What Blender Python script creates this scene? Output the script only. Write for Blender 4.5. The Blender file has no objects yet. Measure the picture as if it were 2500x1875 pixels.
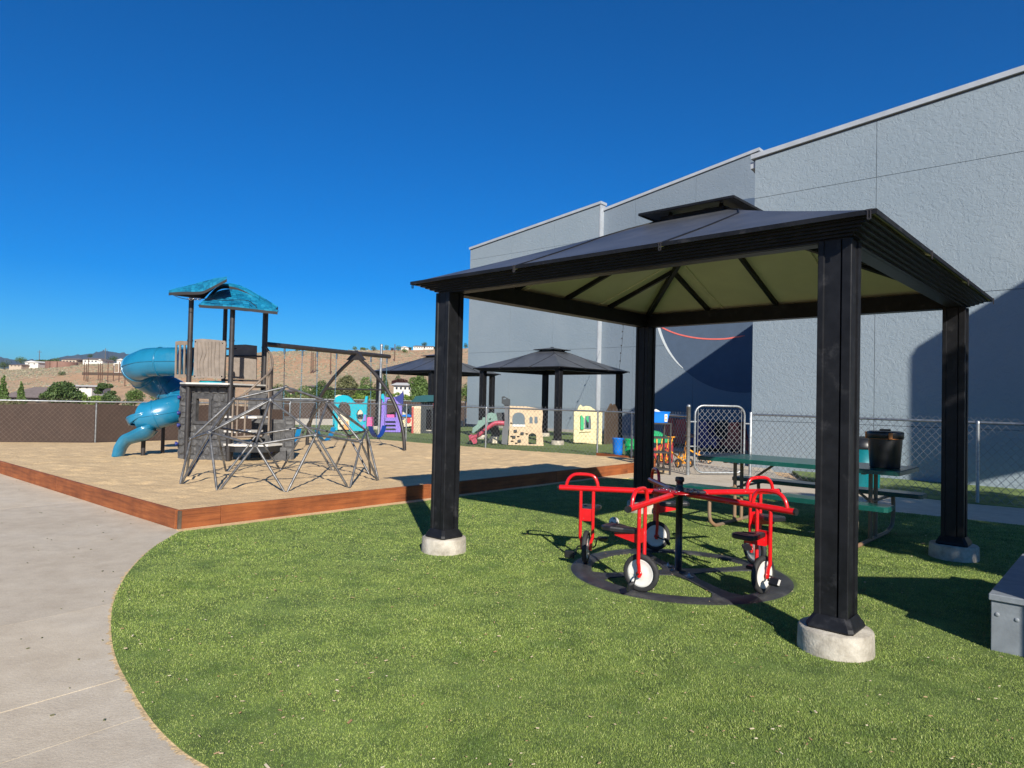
import bpy, math, random
import numpy as np
from mathutils import Vector, Matrix
from mathutils.geometry import tessellate_polygon
R = math.radians
pi = math.pi
sc = bpy.context.scene
col = sc.collection

# ------------------------------------------------------------------ camera, sky, sun, exposure
F, PITCH, ROLL, EYE = 1663.54, 0.02208, 0.02239, 1.37258      # focal length in pixels of a 2500 px wide frame
cd = bpy.data.cameras.new('camera'); cam = bpy.data.objects.new('camera', cd); col.objects.link(cam)
cd.sensor_fit = 'HORIZONTAL'; cd.sensor_width = 36; cd.lens = F / 2500 * 36
cd.clip_start = .05; cd.clip_end = 30000
cam.matrix_world = Matrix.Translation((0, 0, EYE)) @ Matrix.Rotation(pi/2 + PITCH, 4, 'X') @ Matrix.Rotation(ROLL, 4, 'Z')
sc.camera = cam
SUN_EL, SUN_AZ = R(27.6), math.atan2(.225, -.974)              # azimuth clockwise from +Y
w = bpy.data.worlds.new("World"); sc.world = w; w.use_nodes = True
nt = w.node_tree; nt.nodes.clear()
sky = nt.nodes.new('ShaderNodeTexSky'); sky.sky_type = 'NISHITA'; sky.sun_disc = False
sky.sun_elevation = SUN_EL; sky.sun_rotation = SUN_AZ
sky.altitude = 1400; sky.air_density = 1.0; sky.dust_density = .35; sky.ozone_density = 5.0
hs = nt.nodes.new('ShaderNodeHueSaturation'); hs.inputs['Saturation'].default_value = 1.45; hs.inputs['Value'].default_value = 1.0
bg = nt.nodes.new('ShaderNodeBackground'); bg.inputs[1].default_value = .066
wo = nt.nodes.new('ShaderNodeOutputWorld')
nt.links.new(sky.outputs[0], hs.inputs['Color']); tint = nt.nodes.new('ShaderNodeMix'); tint.data_type = 'RGBA'; tint.blend_type = 'MULTIPLY'; tint.inputs[0].default_value = 1; tint.inputs[7].default_value = (.33, .88, 1.06, 1)
nt.links.new(hs.outputs[0], tint.inputs[6]); nt.links.new(tint.outputs[2], bg.inputs[0]); nt.links.new(bg.outputs[0], wo.inputs[0])
sl = bpy.data.lights.new('sun', 'SUN'); sl.energy = 4.5; sl.angle = R(.53); sl.color = (1, .93, .82)
so = bpy.data.objects.new('sun', sl); col.objects.link(so)
sdir = Vector((math.sin(SUN_AZ)*math.cos(SUN_EL), math.cos(SUN_AZ)*math.cos(SUN_EL), math.sin(SUN_EL)))
so.rotation_euler = sdir.to_track_quat('Z', 'Y').to_euler()
sc.view_settings.view_transform = 'Standard'; sc.view_settings.look = 'None'
sc.view_settings.exposure = .7; sc.view_settings.gamma = 1; sc.view_settings.use_curve_mapping = False

# ------------------------------------------------------------------ helpers
def ray(px, py):
    a, b = px - 1250, py - 937.5
    cr, sr, cp, sp = math.cos(ROLL), math.sin(ROLL), math.cos(PITCH), math.sin(PITCH)
    x = (a*cr + b*sr)/F; u = -(-a*sr + b*cr)/F
    return Vector((x, cp - u*sp, sp + u*cp))
def at(px, py, y):                       # the point seen at photo pixel (px, py) that lies y metres ahead
    r = ray(px, py); return Vector((0, 0, EYE)) + r*(y/r.y)
def gnd(px, py, z=0):                    # the point seen at photo pixel (px, py) at height z
    r = ray(px, py); return Vector((0, 0, EYE)) + r*((z-EYE)/r.z)
def wallpt(px, py, o, d):                # the point seen at a pixel on the vertical plane through o along d
    r = ray(px, py); n = Vector((-d.y, d.x, 0)); t = (o - Vector((0, 0, EYE))).dot(n)/r.dot(n)
    return Vector((0, 0, EYE)) + r*t

def mat(name, c, rough=.6, metal=0, var=.12, scale=6, bump=0, bscale=60, c2=None, coat=0, spec=.5, detail=4, coords='Object', c2amt=.5):
    m = bpy.data.materials.new(name); m.use_nodes = True; n = m.node_tree.nodes; L = m.node_tree.links
    p = n['Principled BSDF']; p.inputs['Roughness'].default_value = rough; p.inputs['Metallic'].default_value = metal
    p.inputs['Coat Weight'].default_value = coat; p.inputs['Coat Roughness'].default_value = .12
    p.inputs['Specular IOR Level'].default_value = spec
    tc = n.new('ShaderNodeTexCoord')
    no = n.new('ShaderNodeTexNoise'); no.inputs['Scale'].default_value = scale; no.inputs['Detail'].default_value = detail; no.inputs['Roughness'].default_value = .62
    L.new(tc.outputs[coords], no.inputs['Vector'])
    rp = n.new('ShaderNodeValToRGB'); e = rp.color_ramp.elements
    a = tuple(max(0, v*(1-var)) for v in c) + (1,)
    b = (tuple(c2) if c2 else tuple(v*(1+var) for v in c)) + (1,)
    e[0].position = .34; e[0].color = a; e[1].position = .66 + (0 if not c2 else (.5-c2amt)*.4); e[1].color = b
    L.new(no.outputs['Fac'], rp.inputs[0]); L.new(rp.outputs[0], p.inputs['Base Color'])
    if bump:
        nb = n.new('ShaderNodeTexNoise'); nb.inputs['Scale'].default_value = bscale; nb.inputs['Detail'].default_value = 3
        L.new(tc.outputs[coords], nb.inputs['Vector'])
        bp = n.new('ShaderNodeBump'); bp.inputs['Distance'].default_value = bump; bp.inputs['Strength'].default_value = 1
        L.new(nb.outputs['Fac'], bp.inputs['Height']); L.new(bp.outputs[0], p.inputs['Normal'])
    return m

class MB:
    def __init__(s): s.v = []; s.f = []; s.sm = []
    def add(s, vs, fs, smooth=False):
        o = len(s.v); s.v += [tuple(v) for v in vs]; s.f += [tuple(i+o for i in f) for f in fs]; s.sm += [smooth]*len(fs); return s
    def box(s, c, size, rz=0, M=None, taper=1):
        x, y, z = size[0]/2, size[1]/2, size[2]/2
        vs = [Vector((sx*x*(taper if sz > 0 else 1), sy*y*(taper if sz > 0 else 1), sz*z)) for sz in (-1, 1) for sx, sy in ((-1, -1), (1, -1), (1, 1), (-1, 1))]
        T = Matrix.Translation(c) @ Matrix.Rotation(rz, 4, 'Z')
        if M is not None: T = Matrix.Translation(c) @ M.to_4x4()
        return s.add([T @ v for v in vs], [(3, 2, 1, 0), (4, 5, 6, 7), (0, 1, 5, 4), (1, 2, 6, 5), (2, 3, 7, 6), (3, 0, 4, 7)])
    def rbox(s, c, size, rz=0, b=.01, M=None):      # box with its edges chamfered
        x, y, z = size[0]/2, size[1]/2, size[2]/2; b = min(b, x*.9, y*.9, z*.9)
        lay = []
        for zz, k in ((-z, b), (-z+b, 0), (z-b, 0), (z, b)):
            q = [(-x+b, -y+k), (x-b, -y+k), (x-k, -y+b), (x-k, y-b), (x-b, y-k), (-x+b, y-k), (-x+k, y-b), (-x+k, -y+b)]
            lay.append([Vector((a, d, zz)) for a, d in q])
        T = Matrix.Translation(c) @ (M.to_4x4() if M is not None else Matrix.Rotation(rz, 4, 'Z'))
        vs = [T @ v for l in lay for v in l]; fs = [tuple(range(7, -1, -1)), tuple(range(24, 32))]
        for l in range(3):
            for i in range(8):
                j = (i+1) % 8; fs.append((l*8+i, l*8+j, l*8+8+j, l*8+8+i))
        return s.add(vs, fs)
    def bar(s, a, b, w_, h_, up=(0, 0, 1)):          # rectangular bar from a to b
        a, b = Vector(a), Vector(b); d = (b-a).normalized(); u = Vector(up)
        if abs(d.dot(u)) > .98: u = Vector((0, 1, 0))
        x = d.cross(u).normalized(); y = x.cross(d).normalized()
        vs = [p + x*sx*w_/2 + y*sy*h_/2 for p in (a, b) for sx, sy in ((-1, -1), (1, -1), (1, 1), (-1, 1))]
        return s.add(vs, [(3, 2, 1, 0), (4, 5, 6, 7), (0, 1, 5, 4), (1, 2, 6, 5), (2, 3, 7, 6), (3, 0, 4, 7)])
    def tube(s, pts, r, n=10, cap=True, closed=False, smooth=True, radii=None):
        pts = [Vector(p) for p in pts]; N = len(pts); rings = []
        px = None
        for i, p in enumerate(pts):
            if closed: d = pts[(i+1) % N] - pts[i-1]
            else: d = pts[min(i+1, N-1)] - pts[max(i-1, 0)]
            d.normalize()
            if px is None:
                px = d.cross(Vector((0, 0, 1)));
                if px.length < .05: px = d.cross(Vector((0, 1, 0)))
            px = (px - d*px.dot(d)).normalized(); py = d.cross(px)
            rr = radii[i] if radii else r
            rings.append([p + (px*math.cos(2*pi*k/n) + py*math.sin(2*pi*k/n))*rr for k in range(n)])
        vs = [v for q in rings for v in q]; fs = []
        for i in range(N if closed else N-1):
            j = (i+1) % N
            for k in range(n):
                l = (k+1) % n; fs.append((i*n+k, i*n+l, j*n+l, j*n+k))
        s.add(vs, fs, smooth)
        if cap and not closed:
            s.add(rings[0], [tuple(range(n-1, -1, -1))]); s.add(rings[-1], [tuple(range(n))])
        return s
    def lathe(s, prof, c=(0, 0, 0), n=24, M=None, smooth=True):   # (r, z) profile about z
        T = Matrix.Translation(c) @ (M.to_4x4() if M is not None else Matrix.Identity(4))
        vs = [T @ Vector((r*math.cos(2*pi*k/n), r*math.sin(2*pi*k/n), z)) for r, z in prof for k in range(n)]
        fs = []
        for i in range(len(prof)-1):
            for k in range(n):
                l = (k+1) % n; fs.append((i*n+k, i*n+l, (i+1)*n+l, (i+1)*n+k))
        return s.add(vs, fs, smooth)
    def prism(s, loops, y0, y1, M=None):             # outline (x,z) with holes, extruded along y
        T = M if M is not None else Matrix.Identity(4)
        flat = [p for l in loops for p in l]; n = len(flat)
        tr = tessellate_polygon([[Vector((p[0], p[1], 0)) for p in l] for l in loops])
        vs = [T @ Vector((p[0], y0, p[1])) for p in flat] + [T @ Vector((p[0], y1, p[1])) for p in flat]
        fs = [tuple(t) for t in tr] + [tuple(i+n for i in reversed(t)) for t in tr]
        o = 0
        for l in loops:
            for i in range(len(l)):
                j = (i+1) % len(l); fs.append((o+i, o+j, o+j+n, o+i+n))
            o += len(l)
        return s.add(vs, fs)
    def slab(s, poly, z0, z1, **k):                  # plan polygon (x,y) extruded upward
        M = Matrix(((1, 0, 0, 0), (0, 0, 1, 0), (0, 1, 0, 0), (0, 0, 0, 1)))
        return s.prism([poly], z0, z1, M=M)
    def build(s, name, m, parent=None, kind=None, fix=True):
        me = bpy.data.meshes.new(name); me.from_pydata(s.v, [], s.f); me.polygons.foreach_set('use_smooth', s.sm)
        if fix:
            import bmesh
            b = bmesh.new(); b.from_mesh(me); bmesh.ops.recalc_face_normals(b, faces=b.faces); b.to_mesh(me); b.free()
        me.materials.append(m); me.update()
        o = bpy.data.objects.new(name, me); col.objects.link(o)
        if parent: o.parent = parent
        if kind: o['kind'] = kind
        return o

def thing(name, label, cat, loc=(0, 0, 0), rz=0, group=None):
    o = bpy.data.objects.new(name, None); col.objects.link(o); o.location = loc; o.rotation_euler = (0, 0, rz)
    o.empty_display_size = .2; o['label'] = label; o['category'] = cat
    if group: o['group'] = group
    return o
def tag(o, label, cat, group=None, kind=None):
    o['label'] = label; o['category'] = cat
    if group: o['group'] = group
    if kind: o['kind'] = kind
    return o
def struct(o): o['kind'] = 'structure'; return o
def copy_tree(o, parent=None):
    c = o.copy(); col.objects.link(c)
    if parent: c.parent = parent
    for ch in KIDS.get(o.name, []):
        copy_tree(ch, c)
    return c
KIDS = {}
def index_kids():
    KIDS.clear()
    for o in bpy.data.objects:
        if o.parent: KIDS.setdefault(o.parent.name, []).append(o)
def npobj(name, V, Fc, m, kind=None, parent=None, smooth=False):    # big triangle meshes
    me = bpy.data.meshes.new(name); me.vertices.add(len(V)); me.vertices.foreach_set('co', V.astype(np.float32).ravel())
    k = Fc.shape[1]; me.loops.add(len(Fc)*k); me.loops.foreach_set('vertex_index', Fc.astype(np.int32).ravel())
    me.polygons.add(len(Fc)); me.polygons.foreach_set('loop_start', np.arange(0, len(Fc)*k, k, dtype=np.int32))
    me.polygons.foreach_set('loop_total', np.full(len(Fc), k, np.int32))
    me.polygons.foreach_set('use_smooth', np.full(len(Fc), smooth)); me.update(calc_edges=True); me.validate()
    me.materials.append(m); o = bpy.data.objects.new(name, me); col.objects.link(o)
    if kind: o['kind'] = kind
    if parent: o.parent = parent
    return o
def inpoly(x, y, P):
    r = np.zeros(x.shape, bool); n = len(P)
    for i in range(n):
        x0, y0 = P[i]; x1, y1 = P[(i+1) % n]
        c = ((y0 > y) != (y1 > y)) & (x < (x1-x0)*(y-y0)/((y1-y0) if y1 != y0 else 1e-9) + x0); r ^= c
    return r
def arc(cx, cz, rx, rz_, a0, a1, n=14):
    return [(cx + rx*math.cos(R(a0 + (a1-a0)*i/n)), cz + rz_*math.sin(R(a0 + (a1-a0)*i/n))) for i in range(n+1)]
def spline(P, n=6):
    P = [Vector(p) for p in P]; out = []
    for i in range(len(P)-1):
        a, b, c, d = P[max(i-1, 0)], P[i], P[i+1], P[min(i+2, len(P)-1)]
        for k in range(n):
            t = k/n; out.append(.5*((2*b) + (c-a)*t + (2*a-5*b+4*c-d)*t*t + (3*b-a-3*c+d)*t*t*t))
    out.append(P[-1]); return out
random.seed(7); rng = np.random.default_rng(7)

# ------------------------------------------------------------------ materials
def m_island(name, stops, rough=.55, patch=None, transl=0, patch_scale=1.2):
    """colour varies from one loose piece to the next, and in broad patches"""
    m = bpy.data.materials.new(name); m.use_nodes = True; n = m.node_tree.nodes; L = m.node_tree.links
    p = n['Principled BSDF']; p.inputs['Roughness'].default_value = rough; p.inputs['Specular IOR Level'].default_value = .3
    g = n.new('ShaderNodeNewGeometry'); rp = n.new('ShaderNodeValToRGB'); cr = rp.color_ramp
    while len(cr.elements) < len(stops): cr.elements.new(.5)
    for e, (q, c) in zip(cr.elements, stops): e.position = q; e.color = tuple(c) + (1,)
    L.new(g.outputs['Random Per Island'], rp.inputs[0]); out = rp.outputs[0]
    if patch:
        tc = n.new('ShaderNodeTexCoord'); no = n.new('ShaderNodeTexNoise'); no.inputs['Scale'].default_value = patch_scale; no.inputs['Detail'].default_value = 5
        no.inputs['Roughness'].default_value = .65
        L.new(tc.outputs['Object'], no.inputs['Vector']); r2 = n.new('ShaderNodeValToRGB'); r2.color_ramp.elements[0].position = .34; r2.color_ramp.elements[1].position = .52
        r2.color_ramp.elements[0].color = tuple(patch) + (1,); r2.color_ramp.elements[1].color = (1, 1, 1, 1)
        L.new(no.outputs['Fac'], r2.inputs[0]); mx = n.new('ShaderNodeMix'); mx.data_type = 'RGBA'; mx.blend_type = 'MULTIPLY'; mx.inputs[0].default_value = 1
        L.new(out, mx.inputs[6]); L.new(r2.outputs[0], mx.inputs[7]); out = mx.outputs[2]
    L.new(out, p.inputs['Base Color'])
    return m
M = {}
M['turf'] = m_island('turf', [(0, (.14, .19, .036)), (.5, (.225, .31, .062)), (.85, (.31, .40, .093)), (1, (.5, .52, .2))], .5, patch=(.5, .6, .55), patch_scale=3.2)
M['turf_base'] = mat('turf_base', (.095, .15, .035), .9, var=.3, scale=4, bump=.004, bscale=300, c2=(.16, .23, .055))
M['turf_far'] = mat('turf_far', (.12, .18, .045), .85, var=.25, scale=3, bump=.01, bscale=90, c2=(.18, .25, .07))
M['dirt'] = mat('dirt', (.30, .21, .13), .95, var=.2, scale=.15, bump=.02, bscale=8)
M['black_metal'] = mat('black_metal', (.0105, .011, .013), .42, .0, var=.3, scale=9, bump=.0006, bscale=40, spec=.22)
M['black_plastic'] = mat('black_plastic', (.014, .015, .017), .35, var=.3, scale=14, spec=.5, bump=.0005, bscale=200)
M['roof_top'] = mat('roof_top', (.055, .06, .068), .42, .0, var=.22, scale=1.6, detail=6, spec=.5, c2=(.075, .08, .09))
M['roof_under'] = mat('roof_under', (.62, .6, .4), .5, var=.06, scale=2)
M['concrete_foot'] = mat('concrete_foot', (.38, .34, .27), .9, var=.25, scale=9, bump=.004, bscale=60, c2=(.52, .48, .40))
M['galv'] = mat('galv', (.34, .36, .37), .42, .75, var=.25, scale=18)
M['galv_wire'] = mat('galv_wire', (.24, .25, .26), .5, .5, var=.2, scale=5)
M['dome_steel'] = mat('dome_steel', (.12, .122, .125), .46, .55, var=.3, scale=12, c2=(.22, .22, .22))
M['red'] = mat('red', (.62, .008, .012), .3, var=.14, scale=7, coat=.4, spec=.5)
M['red_dark'] = mat('red_dark', (.3, .004, .008), .3, var=.14, scale=7, coat=.3)
M['rubber'] = mat('rubber', (.024, .024, .025), .75, var=.3, scale=30, bump=.0008, bscale=150)
M['rubber_mat'] = mat('rubber_mat', (.035, .036, .04), .5, var=.35, scale=6, bump=.002, bscale=60)
M['white_plastic'] = mat('white_plastic', (.72, .71, .66), .4, var=.06, scale=8)
M['chrome'] = mat('chrome', (.5, .5, .5), .2, 1, var=.1)
M['green_coat'] = mat('green_coat', (.004, .075, .06), .34, var=.2, scale=6, spec=.5, coat=.2)
M['table_leg'] = mat('table_leg', (.24, .2, .15), .5, .1, var=.3, scale=4, c2=(.3, .17, .09), bump=.0006, bscale=50)
M['grey_paint'] = mat('grey_paint', (.2, .225, .25), .6, var=.12, scale=12, bump=.0025, bscale=22)
M['teal_can'] = mat('teal_can', (.0, .16, .19), .4, var=.15)
M['copper'] = mat('copper', (.42, .17, .06), .35, .7, var=.2)
M['tower_grey'] = mat('tower_grey', (.05, .05, .053), .6, var=.25, scale=12, bump=.003, bscale=40, c2=(.08, .08, .082))
M['tower_stone'] = mat('tower_stone', (.07, .07, .073), .6, var=.3, scale=9, bump=.003, bscale=30, c2=(.12, .12, .12))
M['tower_post'] = mat('tower_post', (.034, .031, .031), .42, .1, var=.2, scale=8)
M['tower_tan'] = mat('tower_tan', (.21, .175, .145), .6, var=.14, scale=9, bump=.003, bscale=30)
M['tower_tan_rail'] = mat('tower_tan_rail', (.19, .15, .115), .55, var=.14, scale=9)
M['deck_white'] = mat('deck_white', (.62, .6, .55), .5, var=.1)
M['slide'] = mat('slide', (.01, .165, .30), .3, var=.12, scale=2.5, spec=.6, coat=.35)
M['shingle'] = m_island('shingle', [(0, (.0, .095, .19)), (.5, (.0, .15, .28)), (1, (.012, .22, .37))], .45)
M['roof_dark'] = mat('roof_dark', (.014, .013, .014), .6, var=.2)
M['swing_blue'] = mat('swing_blue', (.01, .16, .35), .45, var=.15)
M['swing_navy'] = mat('swing_navy', (.008, .04, .22), .45, var=.15)
M['chain_blue'] = mat('chain_blue', (.12, .26, .36), .5, .3, var=.3, scale=8)
M['brown_wire'] = mat('brown_wire', (.13, .1, .085), .6, .2, var=.1)
M['screen_brown'] = mat('screen_brown', (.05, .031, .023), .85, var=.12, scale=3, bump=.004, bscale=4)
M['wood_rust'] = None
M['stucco'] = None
M['navy_disc'] = mat('navy_disc', (.07, .105, .16), .8, var=.06, scale=3, bump=.004, bscale=22)
M['white_line'] = mat('white_line', (.6, .64, .64), .8, var=.05)
M['pink_line'] = mat('pink_line', (.75, .16, .13), .7, var=.05)
M['coping'] = mat('coping', (.38, .41, .44), .5, .1, var=.08, scale=3)
M['plinth'] = mat('plinth', (.33, .3, .27), .85, var=.15, scale=2)
def plastic(n, c, r=.42): M[n] = mat(n, c, r, var=.08, scale=4); return M[n]
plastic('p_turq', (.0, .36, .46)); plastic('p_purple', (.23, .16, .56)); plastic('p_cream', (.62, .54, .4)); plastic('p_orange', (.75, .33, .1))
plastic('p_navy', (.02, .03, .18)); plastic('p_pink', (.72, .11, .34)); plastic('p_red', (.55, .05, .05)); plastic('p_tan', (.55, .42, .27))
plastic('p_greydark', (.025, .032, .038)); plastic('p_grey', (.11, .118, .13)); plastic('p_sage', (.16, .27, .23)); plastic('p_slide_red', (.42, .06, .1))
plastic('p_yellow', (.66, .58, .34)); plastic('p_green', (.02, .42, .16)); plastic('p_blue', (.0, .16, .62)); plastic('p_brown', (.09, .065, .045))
plastic('p_brick', (.42, .07, .055)); plastic('p_teal_shaded', (.0, .06, .075)); plastic('trike_orange', (.85, .35, .02)); plastic('bin_green', (.0, .33, .09))  # teal is darkened to hold the shade on the playhouse roof
M['house_white'] = mat('house_white', (.6, .58, .53), .8, var=.05); M['house_tan'] = mat('house_tan', (.42, .35, .27), .8, var=.08)
M['house_roof'] = mat('house_roof', (.16, .13, .12), .85, var=.15, scale=3); M['house_glass'] = mat('house_glass', (.03, .035, .045), .15, var=.1)
M['tank'] = mat('tank', (.2, .11, .08), .8, var=.12, scale=.3); M['rust_pole'] = mat('rust_pole', (.1, .05, .032), .85, var=.3, scale=1)
M['pole_grey'] = mat('pole_grey', (.12, .115, .11), .8, var=.2)
M['trunk'] = mat('trunk', (.09, .065, .045), .9, var=.3, scale=6, bump=.01, bscale=12)
M['mountain'] = mat('mountain', (.03, .045, .04), 1, var=.25, scale=.003, c2=(.06, .06, .05), detail=8)
leaf = lambda n, a, b, c: M.__setitem__(n, m_island(n, [(0, a), (.55, b), (1, c)], .6))
leaf('leaf_dark', (.03, .055, .018), (.06, .1, .03), (.1, .15, .045))
leaf('leaf_mid', (.05, .09, .022), (.09, .15, .035), (.14, .21, .06))
leaf('leaf_lime', (.06, .11, .015), (.12, .19, .03), (.19, .26, .05))
leaf('leaf_olive', (.07, .08, .03), (.12, .13, .055), (.19, .18, .09))
leaf('leaf_purple', (.03, .012, .012), (.055, .02, .018), (.09, .03, .025))
leaf('leaf_sage', (.17, .16, .1), (.23, .21, .135), (.3, .27, .18))

def wear(m, col_, scale, lo, hi, rough=.6):
    """chips and scuffs: small spots of another colour where a noise is high"""
    n = m.node_tree.nodes; L = m.node_tree.links; p = n['Principled BSDF']; old = p.inputs['Base Color'].links[0].from_socket
    tc = n.new('ShaderNodeTexCoord'); no = n.new('ShaderNodeTexNoise'); no.inputs['Scale'].default_value = scale; no.inputs['Detail'].default_value = 6; no.inputs['Roughness'].default_value = .7
    L.new(tc.outputs['Object'], no.inputs['Vector']); rp = n.new('ShaderNodeValToRGB'); rp.color_ramp.elements[0].position = lo; rp.color_ramp.elements[1].position = hi
    L.new(no.outputs['Fac'], rp.inputs[0]); x = n.new('ShaderNodeMix'); x.data_type = 'RGBA'; L.new(rp.outputs[0], x.inputs[0]); L.new(old, x.inputs[6]); x.inputs[7].default_value = tuple(col_)+(1,)
    L.new(x.outputs[2], p.inputs['Base Color'])
wear(M['red'], (.5, .3, .28), 26, .66, .68); wear(M['black_metal'], (.045, .045, .048), 7, .58, .8); wear(M['black_plastic'], (.05, .05, .05), 20, .62, .75)
wear(M['slide'], (.06, .22, .33), 3, .55, .8); wear(M['green_coat'], (.03, .13, .11), 9, .55, .75); wear(M['white_plastic'], (.42, .39, .33), 7, .55, .75); wear(M['tower_post'], (.09, .085, .08), 12, .6, .75)
wear(M['roof_top'], (.12, .12, .125), 1.1, .5, .8); wear(M['concrete_foot'], (.3, .26, .2), 5, .55, .8); wear(M['rubber_mat'], (.12, .115, .1), 5, .55, .8)
def node_mat(name, rough=.8):
    m = bpy.data.materials.new(name); m.use_nodes = True; n = m.node_tree.nodes; L = m.node_tree.links
    p = n['Principled BSDF']; p.inputs['Roughness'].default_value = rough; return m, n, L, p
def noise(n, L, vec, scale, detail=4, rough=.6):
    x = n.new('ShaderNodeTexNoise'); x.inputs['Scale'].default_value = scale; x.inputs['Detail'].default_value = detail; x.inputs['Roughness'].default_value = rough
    L.new(vec, x.inputs['Vector']); return x.outputs['Fac']
def ramp(n, L, fac, stops):
    r = n.new('ShaderNodeValToRGB'); cr = r.color_ramp
    while len(cr.elements) < len(stops): cr.elements.new(.5)
    for e, (q, c) in zip(cr.elements, stops): e.position = q; e.color = (tuple(c) + (1,)) if len(c) == 3 else c
    L.new(fac, r.inputs[0]); return r.outputs[0]
def mixc(n, L, a, b, fac, mode='MIX'):
    x = n.new('ShaderNodeMix'); x.data_type = 'RGBA'; x.blend_type = mode
    if isinstance(fac, (int, float)): x.inputs[0].default_value = fac
    else: L.new(fac, x.inputs[0])
    L.new(a, x.inputs[6]); L.new(b, x.inputs[7]); return x.outputs[2]
def bump(n, L, p, hs_, prev=None):
    for h, d in hs_:
        b = n.new('ShaderNodeBump'); b.inputs['Distance'].default_value = d; L.new(h, b.inputs['Height'])
        if prev: L.new(prev, b.inputs['Normal'])
        prev = b.outputs[0]
    L.new(prev, p.inputs['Normal'])
# sand
m, n, L, p = node_mat('sand', .95); g = n.new('ShaderNodeTexCoord').outputs['Object']
c = ramp(n, L, noise(n, L, g, 1.3, 6), [(.3, (.55, .395, .215)), (.7, (.68, .50, .275))])
c = mixc(n, L, c, ramp(n, L, noise(n, L, g, 48, 5, .8), [(.36, (.8, .78, .75)), (.6, (1.12, 1.12, 1.12))]), 1, 'MULTIPLY'); L.new(c, p.inputs['Base Color'])
bump(n, L, p, [(noise(n, L, g, 5, 4), .02), (noise(n, L, g, 28, 4), .01), (noise(n, L, g, 160, 2), .0015)]); M['sand'] = m
# concrete
m, n, L, p = node_mat('concrete', .82); g = n.new('ShaderNodeTexCoord').outputs['Object']
c = ramp(n, L, noise(n, L, g, .8, 7, .62), [(.3, (.5, .425, .315)), (.5, (.56, .485, .365)), (.7, (.57, .51, .405))])
c = mixc(n, L, c, ramp(n, L, noise(n, L, g, 5, 6, .7), [(.3, (.86, .84, .82)), (.62, (1.06, 1.06, 1.06))]), 1, 'MULTIPLY')
c = mixc(n, L, c, ramp(n, L, noise(n, L, g, 140, 2), [(.3, (.86, .86, .86)), (.7, (1.07, 1.07, 1.07))]), 1, 'MULTIPLY')
c = mixc(n, L, c, ramp(n, L, noise(n, L, g, 13, 5, .75), [(.27, (.62, .58, .54)), (.34, (1, 1, 1))]), 1, 'MULTIPLY')
oi_ = n.new('ShaderNodeObjectInfo'); c = mixc(n, L, c, ramp(n, L, oi_.outputs['Random'], [(0, (.9, .9, .92)), (1, (1.08, 1.07, 1.06))]), 1, 'MULTIPLY'); L.new(c, p.inputs['Base Color'])
bump(n, L, p, [(noise(n, L, g, 60, 4), .002)]); M['concrete'] = m
# stucco, in the two greys of the building
def stucco(name, a, b):
    m, n, L, p = node_mat(name, .75); g = n.new('ShaderNodeTexCoord').outputs['Object']
    c = ramp(n, L, noise(n, L, g, .35, 6, .7), [(.3, a), (.7, b)]); L.new(c, p.inputs['Base Color'])
    v = n.new('ShaderNodeTexVoronoi'); v.feature = 'SMOOTH_F1'; v.inputs['Scale'].default_value = 13; v.inputs['Smoothness'].default_value = .25
    mv = n.new('ShaderNodeVectorMath'); mv.operation = 'MULTIPLY_ADD'; mv.inputs[1].default_value = (.35, .35, .35)
    nn = n.new('ShaderNodeTexNoise'); nn.inputs['Scale'].default_value = 6; nn.inputs['Detail'].default_value = 5; L.new(g, nn.inputs['Vector'])
    L.new(nn.outputs['Color'], mv.inputs[0]); L.new(g, mv.inputs[2]); L.new(mv.outputs[0], v.inputs['Vector'])
    st = ramp(n, L, noise(n, L, mv.outputs[0], 9, 5, .6), [(.44, (0, 0, 0)), (.5, (1, 1, 1))])
    bump(n, L, p, [(v.outputs['Distance'], .0035), (st, .002), (noise(n, L, g, 60, 4), .0022)]); return m
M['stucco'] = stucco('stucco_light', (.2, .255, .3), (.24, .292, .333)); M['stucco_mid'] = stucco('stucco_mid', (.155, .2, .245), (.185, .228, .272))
# timber stained red-brown
m, n, L, p = node_mat('stained_wood', .72); tc = n.new('ShaderNodeTexCoord'); mp = n.new('ShaderNodeMapping'); mp.inputs['Scale'].default_value = (1.2, 22, 22)
L.new(tc.outputs['Object'], mp.inputs['Vector']); g = mp.outputs[0]
c = ramp(n, L, noise(n, L, g, 1.4, 8, .7), [(.25, (.12, .034, .009)), (.5, (.27, .078, .02)), (.78, (.38, .125, .034))])
c = mixc(n, L, c, ramp(n, L, noise(n, L, tc.outputs['Object'], 2.2, 5), [(.32, (.62, .58, .6)), (.6, (1.05, 1.05, 1.05))]), 1, 'MULTIPLY')
L.new(c, p.inputs['Base Color']); bump(n, L, p, [(noise(n, L, g, 3, 5), .004)]); M['wood_rust'] = m
# dry hillside
m, n, L, p = node_mat('dry_hill', 1); g = n.new('ShaderNodeTexCoord').outputs['Object']
c = ramp(n, L, noise(n, L, g, .012, 6, .6), [(.3, (.33, .255, .16)), (.45, (.43, .30, .18)), (.57, (.47, .29, .16)), (.7, (.45, .22, .11))])
mp = n.new('ShaderNodeMapping'); mp.inputs['Scale'].default_value = (1, .35, 1.6); L.new(g, mp.inputs['Vector'])
c = mixc(n, L, c, ramp(n, L, noise(n, L, mp.outputs[0], .35, 6, .75), [(.34, (.7, .7, .64)), (.52, (1.1, 1.08, 1.05))]), 1, 'MULTIPLY'); L.new(c, p.inputs['Base Color'])
bump(n, L, p, [(noise(n, L, mp.outputs[0], .5, 5, .7), .8)]); M['hill'] = m

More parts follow.
